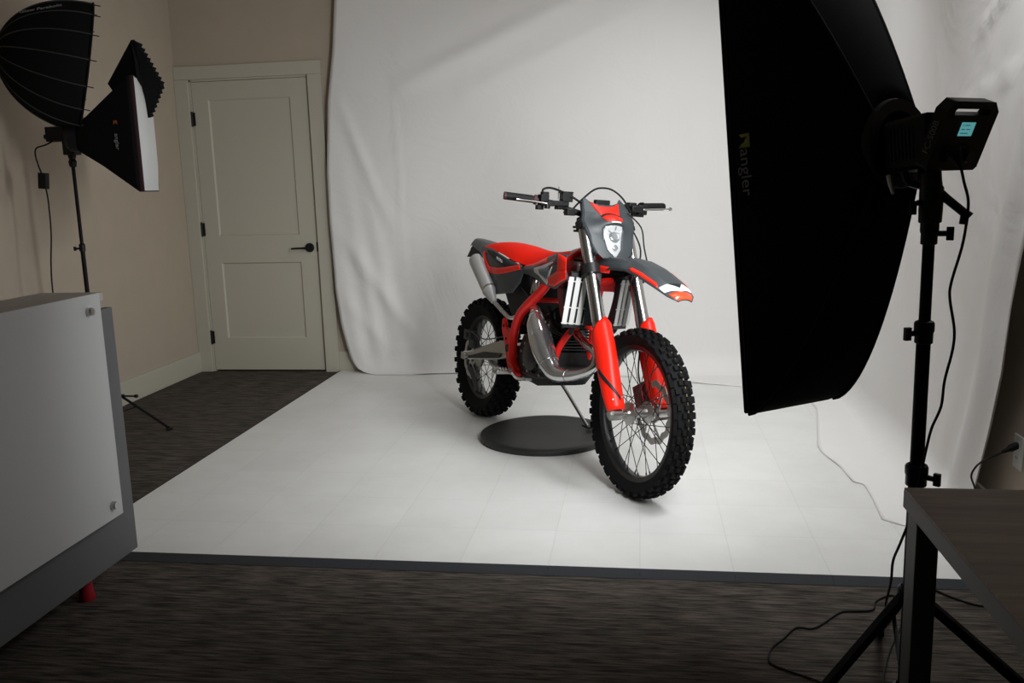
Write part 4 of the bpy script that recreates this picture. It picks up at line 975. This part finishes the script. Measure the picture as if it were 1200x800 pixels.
b = MB(); b.tube([V(.17, -.085, .39), V(.30, -.10, .335), V(.46, -.11, .335)], [.016, .019, .016], 12, k=3, flat=.6); b.build('brake_hose_guide', M_ALU, bk)
# ---- rear shock
b = MB(); p0, p1 = V(.52, 0, .42), V(.60, 0, .78); d = (p1-p0).normalized(); L_ = (p1-p0).length; a, c_ = perp(d)
b.tube([p0+d*(L_*.1+L_*.62*i/160)+(a*math.cos(i*.314*1.25)+c_*math.sin(i*.314*1.25))*.033 for i in range(161)], .0065, 8, cap=True); b.build('shock_spring', M_RED, bk)
b = MB(); b.cyl(p0, p1, .016); b.cyl(p0+d*L_*.72, p1, .030, n=20); b.tube([V(.62, -.06, .80), V(.64, -.08, .70)], .022, 14); b.tube([V(.70, -.105, .79), V(.735, -.11, .745)], .014, 10); b.build('shock_body', M_ALU, bk)

# ---- engine
b = MB()
def eslab(poly, y0, y1, ins=.0): b.prism(poly, V(0, (y0+y1)/2, 0), V(1, 0, 0), V(0, 0, 1), Y_, abs(y1-y0))
case = [(.575, .37), (.60, .352), (.78, .350), (.88, .37), (.945, .42), (.93, .50), (.86, .56), (.72, .565), (.62, .54), (.575, .46)]
eslab(case, -.105, .105)
eng = b.build('engine', M_ENG, bk, bevel=.006)
b = MB(); cc = V(.895, 0, .50); cd = V(.10, 0, .995).normalized()
for k in range(9):
    z = .02+k*.014; b.box(cc+cd*z+V(-.01, 0, 0), (.062 if k % 2 else .056, .070 if k % 2 else .064, .0045), 0, Matrix((V(cd.z, 0, -cd.x), Y_, cd)).transposed())
b.box(cc+cd*.165+V(-.01, 0, 0), (.058, .062, .030), 0, Matrix((V(cd.z, 0, -cd.x), Y_, cd)).transposed()); b.cyl(cc+cd*.19+V(-.01, 0, 0), cc+cd*.235+V(-.01, 0, 0), .012, n=12); b.cyl(cc+V(.04, 0, .10), cc+V(.085, 0, .085), .030, n=20)
b.build('cylinder', M_ENG, eng, bevel=.002)
b = MB(); b.lathe([(0, .034), (.058, .032), (.070, .024), (.075, 0)], V(.745, -.105, .455), V(0, -1, 0), 32); b.lathe([(0, .026), (.030, .024), (.036, .0)], V(.865, -.105, .425), V(0, -1, 0), 24)
for k in range(8): q = k*PI/4+.2; b.cyl(V(.745+math.cos(q)*.079, -.105, .455+math.sin(q)*.079), V(.745+math.cos(q)*.079, -.122, .455+math.sin(q)*.079), .007, n=8)
b.build('clutch_cover', M_ENG, eng)
b = MB(); b.lathe([(0, .020), (.05, .018), (.058, 0)], V(.80, .105, .44), V(0, 1, 0), 28); b.build('ignition_cover', M_ENG, eng)
b = MB()
for (x, z) in ((.655, .50), (.70, .535), (.66, .40), (.845, .515), (.82, .375), (.90, .47), (.70, .375), (.62, .46)): b.lathe([(0, .008), (.007, .007), (.0075, 0)], V(x, -.106, z), V(0, -1, 0), 10)
b.build('case_bolt', M_STEEL, eng)
b = MB(); b.cyl(V(.70, -.03, .62), V(.79, -.03, .605), .030, n=20); b.box(V(.735, -.045, .60), (.028, .035, .042)); b.cyl(V(.60, -.02, .64), V(.70, -.02, .62), .034, n=20); b.build('carburettor', M_ALU, bk, bevel=.002)
b = MB(); b.tube([V(.62, -.055, .70), V(.70, -.085, .665), V(.78, -.09, .63), V(.85, -.06, .69)], .007, 8, k=4); b.tube([V(.82, -.085, .70), V(.86, -.075, .62), V(.90, -.07, .60)], .010, 8, k=4); b.tube([V(.66, -.10, .62), V(.72, -.112, .56), V(.73, -.112, .50)], .005, 8, k=4); b.build('engine_hoses', M_HOSE, bk)
b = MB(); b.prism([(.58, .345), (.66, .322), (.80, .322), (.89, .342), (.94, .385), (.98, .44), (.97, .448), (.925, .40), (.875, .362), (.78, .345), (.62, .355)], V(0, 0, 0), V(1, 0, 0), V(0, 0, 1), Y_, .19)
b.build('skid_plate', M_DGREY, bk, bevel=.006)
for sg in (-1, 1):
    b = MB(); b.prism([(.60, .335), (.80, .322), (.89, .345), (.96, .41), (.95, .455), (.88, .41), (.80, .38), (.62, .37)], V(0, sg*.099, 0), V(1, 0, 0), V(0, 0, 1), Y_, .004); b.build('skid_side', M_DGREY, bk)
# air box and dark inner rear body
b = MB(); b.prism([(.36, .72), (.47, .60), (.60, .58), (.64, .70), (.62, .84), (.30, .86), (.26, .80)], V(0, 0, 0), V(1, 0, 0), V(0, 0, 1), Y_, .20); b.build('airbox', M_BLKP, bk, bevel=.01)
b = MB(); rows = []
for i in range(9): q = i/8; rows.append([V(.46-.10*q-.30*q*q*.5, y, .52+.30*q) for y in (-.055, -.03, 0, .03, .055)])
b.slab(rows, (.012, 0, 0)); b.build('mud_flap', M_BLKP, bk)
# footpegs, levers
for sg in (-1, 1):
    b = MB(); b.box(V(.555, sg*.175, .345), (.024, .038, .008)); b.box(V(.57, sg*.125, .35), (.014, .016, .014))
    for k in range(5):
        for e in (-1, 1): b.box(V(.555+e*.019, sg*(.145+.015*k), .358), (.003, .003, .006))
    b.build('footpeg', M_ALU, bk, bevel=.0015)
b = MB(); b.tube([V(.60, -.135, .345), V(.68, -.150, .335), V(.79, -.150, .350)], [.009, .008, .007], 10, k=3); b.box(V(.80, -.158, .354), (.014, .016, .007)); b.build('brake_pedal', M_ALU, bk)
b = MB(); b.tube([V(.70, .13, .38), V(.80, .14, .40)], .006, 8); b.tube([V(.80, .125, .40), V(.80, .165, .40)], .007, 8); b.build('gear_lever', M_ALU, bk)
# kickstand
ks0 = V(.613, .10, .330); ks1 = V(.640, .285, .084)
b = MB(); b.tube([ks0, ks0.lerp(ks1, .25)+V(.004, .004, 0), ks0.lerp(ks1, .85), ks1], [.0125, .0115, .0105, .011], 12, k=3, flat=.8); kd = b.build('kickstand', M_ALU, bk)
b = MB(); b.box(ks1+V(.004, .006, -.006), (.030, .022, .0045)); b.build('kickstand_foot', M_HOSE, kd, bevel=.002)

# ---- exhaust
pipe = [V(.925, -.02, .607), V(1.023, -.035, .590), V(1.135, -.055, .565), V(1.215, -.063, .552), V(1.255, -.072, .525), V(1.245, -.085, .480), V(1.18, -.105, .447), V(1.108, -.125, .426), V(1.035, -.145, .424), V(.985, -.155, .462), V(.938, -.158, .510), V(.890, -.158, .565), V(.838, -.152, .615), V(.80, -.140, .650), V(.745, -.118, .675), V(.68, -.11, .675), V(.60, -.125, .630), V(.54, -.150, .612), V(.39, -.165, .669)]
rad_ = [.018, .019, .020, .020, .020, .020, .021, .026, .036, .045, .053, .053, .046, .030, .022, .016, .011, .010, .010]
b = MB(); PP = smooth_path(pipe, 6); rr_ = [interp([k/(len(rad_)-1) for k in range(len(rad_))], rad_, i/(len(PP)-1)) for i in range(len(PP))]
b.tube(PP, rr_, 24); ex_ = b.build('expansion_chamber', M_CHROME, bk, smooth=60)
for i in (7*6, 9*6, 13*6):
    b = MB(); p, t = PP[i], (PP[i+1]-PP[i-1]).normalized(); b.tube([p-t*.0025, p+t*.0025], rr_[i]+.0018, 24)
    b.build('weld_bead', M_ALU, ex_)
b = MB(); m0, m1 = V(.386, -.165, .672), V(.110, -.165, .868); d = (m1-m0).normalized()
b.tube([m0-d*.0, m0+d*.06, m0+d*.075, m1-d*.02, m1-d*.004, m1], [.014, .028, .033, .035, .033, .024], 28, flat=1.15); mf = b.build('muffler', M_MUFF, bk, smooth=40)
b = MB(); b.tube([m1-d*.002, m1+d*.014], [.016, .014], 20); b.build('muffler_outlet', M_BLKM, mf)
for e0, e1 in ((m0+d*.085, m0+d*.095), (m1-d*.035, m1-d*.025)):
    b = MB(); b.tube([e0, e1], .0340, 28, flat=1.15); b.build('muffler_band', M_ALU, mf)

# ---- radiators with white louvres
for sg in (-1, 1):
    O = V(1.135, sg*.118, .755); ru = V(.17, 0, .985).normalized(); rf = V(.86, sg*-.0, -.15); rw2 = (V(-.38, sg*.92, 0)).normalized()   # panel across: outward and back
    nn = rw2.cross(ru).normalized(); nn = nn if nn.x > 0 else -nn
    b = MB(); b.box(O-nn*.018, (.050, .105, .014), 0, Matrix((rw2, ru, nn)).transposed()); b.box(O-nn*.018+ru*.112, (.050, .010, .017), 0, Matrix((rw2, ru, nn)).transposed()); b.box(O-nn*.018-ru*.112, (.050, .010, .017), 0, Matrix((rw2, ru, nn)).transposed())
    rdt = b.build('radiator', M_ENG, bk, bevel=.003)
    b = MB()
    for k in range(4):
        x = -.045+.030*k; R_ = Matrix((rw2, ru, nn)).transposed()
        b.box(O+rw2*x+nn*.004, (.0104, .104, .0022), 0, R_)
    for h_ in (-.100, -.030, .085): b.box(O+ru*h_+nn*.002, (.058, .0022, .0035), 0, Matrix((rw2, ru, nn)).transposed())
    b.build('louvre_guard', M_LOUV, rdt, bevel=.0008)
    b = MB(); b.tube([O-ru*.11-nn*.02, O-ru*.15-nn*.04, V(.99, sg*.06, .60)], .011, 10, k=4); b.build('coolant_hose', M_HOSE, rdt)
b = MB(); b.cyl(V(1.10, -.105, .865), V(1.10, -.105, .905), .020, n=18); b.lathe([(0, .016), (.022, .014), (.024, 0)], V(1.10, -.105, .905), V(0, 0, 1), 18); b.build('radiator_cap', M_ALU, bk)
# wiring and hoses filling the head area
b = MB(); b.tube([V(1.10, -.04, 1.02), V(1.16, -.07, .95), V(1.13, -.075, .86), V(1.04, -.06, .80)], .010, 8, k=4); b.tube([V(1.14, .04, .98), V(1.18, .07, .90), V(1.12, .07, .80)], .009, 8, k=4); b.box(V(1.05, -.03, .88), (.05, .05, .05)); b.build('wiring_loom', M_HOSE, bk)

# ---- tank, seat, bodywork
def loft(rows): 
    b = MB(); b.grid(rows); return b
def cross(x, zt, zb, ht, hb, n=14, pw=2.6):   # arch section from right-bottom over the top to left-bottom
    row = []
    for j in range(n+1):
        a_ = PI*j/n; cy_ = -math.cos(a_); sy2 = math.sin(a_)
        yy = abs(cy_)**(2/pw)*(1 if cy_ > 0 else -1); zz = sy2**(2/pw)
        row.append(V(x, yy*(hb+(ht-hb)*zz), zb+(zt-zb)*zz))
    return row
sx_ = [.06, .12, .20, .30, .42, .55, .65, .76, .86, .95]
sr = [cross(x, interp([.05, .09, .147, .251, .402, .545, .654, .764, .90, .95], [.945, .958, .966, .972, .964, .950, .945, .950, .966, .972], x),
            interp([.05, .16, .239, .367, .47, .588, .66, .744, .903, .95], [.935, .930, .925, .908, .888, .872, .880, .896, .935, .948], x),
            interp([.05, .2, .5, .8, .95], [.070, .092, .090, .055, .045], x), interp([.05, .2, .5, .8, .95], [.095, .118, .126, .085, .065], x)) for x in [.06+.89*i/30 for i in range(31)]]
b = MB(); b.grid(sr); b.add(sr[0], [range(15)]); b.add(sr[-1], [range(15)]); seat = b.build('seat', M_SEAT, bk, smooth=60)
tr = [cross(x, interp([.80, .90, 1.0, 1.08, 1.13], [.940, .972, .990, .985, .950], x), interp([.8, 1.13], [.80, .80], x), interp([.8, .95, 1.13], [.07, .085, .055], x), interp([.8, .95, 1.13], [.10, .14, .09], x)) for x in [.80+.33*i/14 for i in range(15)]]
b = MB(); b.grid(tr); b.add(tr[0], [range(15)]); b.add(tr[-1], [range(15)]); tank = b.build('fuel_tank', mat('dark_red_tank', (.30, .012, .014), .35), bk, smooth=60)
b = MB(); b.lathe([(0, .026), (.026, .024), (.030, 0)], V(1.02, 0, .988), V(.0, 0, 1), 24); b.build('tank_cap', M_BLKP, tank)

def shell(name, m, top, bot, yt, yb, par=None, nx=24, nz=8, bulge=.010, th=.003, sides=(-1, 1), lift=0):
    """panel between an upper and a lower xz curve; yt/yb give half width along x"""
    out = []
    for sg in sides:
        rows = []
        for k in range(nz+1):
            q = k/nz; row = []
            for i in range(nx+1):
                t = i/nx
                xt = interp([j/(len(top)-1) for j in range(len(top))], [p[0] for p in top], t); zt = interp([j/(len(top)-1) for j in range(len(top))], [p[1] for p in top], t)
                xb = interp([j/(len(bot)-1) for j in range(len(bot))], [p[0] for p in bot], t); zb = interp([j/(len(bot)-1) for j in range(len(bot))], [p[1] for p in bot], t)
                x = xt+(xb-xt)*q; z = zt+(zb-zt)*q; y = yt(x)+(yb(x)-yt(x))*q+bulge*math.sin(PI*q)+lift
                row.append(V(x, sg*y, z))
            rows.append(row)
        b = MB(); b.grid(rows); o = b.build(name, m, par or bk, smooth=60); so = o.modifiers.new('t', 'SOLIDIFY'); so.thickness = th; so.offset = 0; out.append(o)
    return out
f_side = lambda x: interp([-.20, -.05, .06, .2, .35, .5, .62], [.070, .082, .100, .126, .140, .142, .136], x)
# rear fender (dark grey, arches over the wheel) and tail
b = MB(); rows = []
for i in range(21):
    t = i/20; x = -.232+.42*t; z = interp([-.232, -.215, -.13, .0, .085, .19], [.962, .972, .966, .955, .950, .945], x); h_ = interp([-.232, -.1, .06, .185], [.050, .070, .096, .105], x); dp = interp([-.232, -.1, .06, .185], [.036, .050, .060, .060], x)
    rows.append([V(x, h_*yy, z-dp*abs(yy)**4) for yy in [j/8-1 for j in range(17)]])
b.grid(rows); rf2 = b.build('rear_fender', M_GREY, bk, smooth=50); so = rf2.modifiers.new('t', 'SOLIDIFY'); so.thickness = .003; so.offset = -1
b = MB(); Q = [(-.195, .932), (-.06, .912), (-.117, .872), (-.266, .862)]
b.add([V(x, y, z) for y in (-.052, .052) for x, z in Q], [(0, 1, 2, 3), (7, 6, 5, 4), (0, 4, 5, 1), (1, 5, 6, 2), (2, 6, 7, 3), (3, 7, 4, 0)])
b.build('tail_bracket', M_BLKP, rf2, smooth=0)
b = MB(); b.box(V(-.240, 0, .905), (.008, .04, .014), 0, Matrix.Rotation(-.5, 3, 'Y')); b.build('tail_lamp', M_TAIL, rf2, bevel=.004)
# side panels
sp = shell('side_panel', M_GREY, [(.02, .945), (.13, .935), (.235, .928), (.35, .908), (.47, .885), (.60, .868)], [(.02, .895), (.12, .845), (.235, .735), (.34, .704), (.53, .730), (.60, .785), (.63, .845)], lambda x: f_side(x)-.010, lambda x: f_side(x)-.004, nx=30, nz=14, bulge=.012)
lsp = lambda x: f_side(x)+.006
for g, sg in zip(sp, (-1, 1)):
    shell('red_stripe', M_RED, [(.125, .914), (.18, .868), (.235, .840), (.262, .837)], [(.095, .902), (.145, .846), (.205, .808), (.265, .806)], lsp, lsp, par=g, nz=2, bulge=.001, th=.002, sides=(sg,), lift=.002)
    shell('red_stripe', M_RED, [(.268, .837), (.36, .839), (.47, .852), (.60, .872)], [(.272, .806), (.37, .808), (.48, .824), (.61, .850)], lsp, lsp, par=g, nz=2, bulge=.001, th=.002, sides=(sg,), lift=.002)
    shell('black_trim', M_BLKP, [(.19, .926), (.30, .905), (.45, .876), (.58, .861)], [(.175, .912), (.27, .886), (.42, .852), (.57, .846)], lambda x: f_side(x)+.001, lambda x: f_side(x)+.005, par=g, nz=2, bulge=.001, th=.002, sides=(sg,), lift=.003)
    if sg < 0: text('lettering', 'RACING', .020, V(.385, -.1525, .882), V(.975, -.015, -.22), V(.22, 0, .975), M_WGR, g)
# tank shrouds
fy = lambda x: interp([.58, .70, .85, 1.0, 1.10, 1.17], [.128, .135, .158, .182, .192, .190], x)
sh_ = shell('tank_shroud', M_GREY, [(.59, .868), (.70, .885), (.80, .908), (.90, .930), (1.00, .950), (1.11, .950)], [(.60, .835), (.74, .828), (.86, .810), (.95, .800), (1.05, .795), (1.165, .850)], lambda x: fy(x)-.020, fy, nx=30, nz=14, bulge=.014)
for g, sg in zip(sh_, (-1, 1)):
    k = dict(par=g, bulge=.0, th=.0016, sides=(sg,)); fa = lambda x: fy(x)+.0
    def ys(q0, q1):   # widths on the shroud surface at fractions q0,q1 of its height
        f = lambda q: (lambda x: fy(x)-.020*(1-q)+.014*math.sin(PI*q))
        return f(q0), f(q1)
    a, c_ = ys(.02, .24); shell('red_stripe', M_RED, [(.60, .871), (.72, .890), (.82, .912), (.88, .925)], [(.60, .850), (.73, .866), (.83, .884), (.90, .898)], a, c_, nz=2, lift=.003, **k)
    a, c_ = ys(.50, .80); shell('silver_graphic', M_SGR, [(.765, .868), (.86, .882), (.97, .905), (1.02, .912)], [(.78, .850), (.85, .838), (.92, .818), (.965, .806)], a, c_, nz=3, lift=.0035, **k)
    a, c_ = ys(.60, .75); shell('dark_graphic', M_BLUEG, [(.845, .868), (.92, .876), (.985, .890)], [(.86, .848), (.92, .838), (.955, .830)], a, c_, nz=2, lift=.0055, **k)
    a, c_ = ys(.30, .62); shell('red_graphic', M_RED, [(1.055, .950), (1.10, .944), (1.135, .935)], [(1.075, .865), (1.12, .870), (1.155, .868)], a, c_, nz=3, lift=.005, **k)
    a, c_ = ys(.66, .97); shell('red_graphic', M_RED, [(.975, .838), (1.07, .872), (1.152, .880)], [(.985, .806), (1.05, .806), (1.155, .848)], a, c_, nz=3, lift=.0055, **k)
    a, c_ = ys(.35, .55); shell('dark_red_graphic', M_DRED, [(.96, .905), (1.01, .925), (1.04, .930)], [(.945, .868), (.985, .872), (1.02, .895)], a, c_, nz=2, lift=.0055, **k)
    # lower red strut of the shroud, in front of the engine
    shell('lower_shroud', M_DRED, [(1.00, .815), (1.055, .812)], [(1.005, .665), (1.045, .660)], lambda x: .150, lambda x: .120, par=g, nz=6, bulge=.004, th=.004, sides=(sg,))
    shell('shroud_edge', M_DGREY, [(1.056, .812), (1.105, .830)], [(1.050, .655), (1.075, .660)], lambda x: .152, lambda x: .122, par=g, nz=6, bulge=.004, th=.004, sides=(sg,))
# grey radiator side skirt behind the fork
for sg in (-1, 1):
    b = MB(); b.add([V(1.20, sg*.115, .90), V(1.235, sg*.075, .88), V(1.215, sg*.06, .66), V(1.17, sg*.105, .655)], [(0, 1, 2, 3)]); g = b.build('radiator_skirt', M_GREY, bk, smooth=0); so = g.modifiers.new('t', 'SOLIDIFY'); so.thickness = .003

# ================================================================ FLOOR DISC AND CABLES
b = MB(); b.lathe([(0, .027), (.284, .027), (.290, .0295), (.318, .0295), (.329, .026), (.332, .012), (.324, .0005), (0, .0005)], (0, 0, 0), (0, 0, 1), 96)
dsc = b.build('rubber_disc', M_RUB, None, smooth=50); dsc.location = (-.475, 4.305, .0105)
tag(dsc, 'round black disc lying on the white tiles under the motorcycle kickstand', 'disc')
def cable(name, pts, r, label, extra=None):
    b = MB(); b.tube(pts, r, 8, k=6)
    if extra: extra(b)
    o = b.build(name, M_HOSE, None, loc=pts[-1]); return tag(o, label, 'cable')
cable('power_cable', [(.640, 1.935, 1.296), (.648, 1.93, 1.257), (.657, 1.925, 1.218), (.656, 1.925, 1.172), (.650, 1.925, 1.123), (.634, 1.925, 1.053), (.633, 1.925, 1.018), (.645, 1.925, .955), (.644, 1.925, .91), (.632, 1.925, .845), (.628, 1.925, .79), (.612, 1.925, .743), (.606, 1.93, .702), (.600, 1.935, .65), (.586, 1.92, .60), (.572, 1.90, .555), (.556, 1.91, .488), (.560, 1.97, .42), (.600, 2.12, .30), (.655, 2.35, .12), (.735, 2.55, .012), (.780, 2.645, .0045), (.762, 2.668, .0045), (.734, 2.655, .0045), (.700, 2.619, .0045), (.680, 2.568, .0045), (.63, 2.556, .0045), (.583, 2.544, .0045), (.520, 2.471, .0045), (.483, 2.438, .0045), (.439, 2.439, .0045), (.393, 2.372, .0045), (.356, 2.322, .0045), (.340, 2.267, .0045), (.344, 2.233, .0045), (.383, 2.203, .0045), (.464, 2.146, .0045), (.50, 2.05, .0045), (.62, 1.80, .0045), (.9, 1.75, .0045)], .0030,
      'black power cable from the studio light, winding over the carpet in front of the tiles', lambda b: b.tube([(.628, 1.938, 1.318), (.640, 1.935, 1.290)], [.014, .0045], 10))
cable('extension_cable', [(.84, 2.74, .0045), (.897, 2.715, .0045), (.928, 2.677, .0045), (.970, 2.636, .0045), (1.021, 2.613, .0045), (1.10, 2.59, .0045), (1.24, 2.60, .0045)], .0032, 'short black cable on the carpet at the right end of the tile edging')
cable('thin_cable', [(.735, 2.48, .0035), (.712, 2.429, .0035), (.671, 2.341, .0035), (.635, 2.251, .0035), (.607, 2.16, .0035), (.60, 2.03, .0035), (.66, 1.9, .0035)], .0025, 'thin black cable running along the carpet below the stand, beside the table leg')
cable('outlet_cable', [(1.2585, 3.098, .357), (1.225, 3.08, .347), (1.19, 3.06, .338), (1.152, 3.03, .334), (1.118, 3.01, .325), (1.095, 3.0, .306), (1.086, 3.0, .278), (1.095, 2.99, .245), (1.11, 2.94, .18), (1.12, 2.84, .05), (1.13, 2.70, .0045), (1.16, 2.62, .0045)], .0032,
      'black cable plugged into the outlet on the right wall, hanging behind the table', lambda b: (b.tube([(1.2595, 3.098, .357), (1.238, 3.088, .351), (1.228, 3.083, .348), (1.205, 3.07, .342)], [.013, .013, .0085, .005], 10)))
cable('power_cable', [(-2.80, 4.03, 1.545), (-2.84, 4.02, 1.525), (-2.875, 4.0, 1.510), (-2.885, 4.0, 1.477), (-2.875, 4.0, 1.425), (-2.866, 4.0, 1.395), (-2.856, 4.0, 1.334), (-2.850, 4.0, 1.313), (-2.846, 4.0, 1.24), (-2.852, 4.0, 1.095), (-2.872, 4.0, .949), (-2.88, 4.0, .80), (-2.88, 4.0, .4), (-2.885, 4.0, .03), (-2.90, 3.9, .0045), (-3.05, 3.6, .0045)], .0038,
      'black cable with an inline power brick, hanging beside the thin stand at the left wall', lambda b: b.box((-2.858, 4.0, 1.355), (.020, .014, .038), 0, Matrix.Rotation(.1, 3, 'Y')))
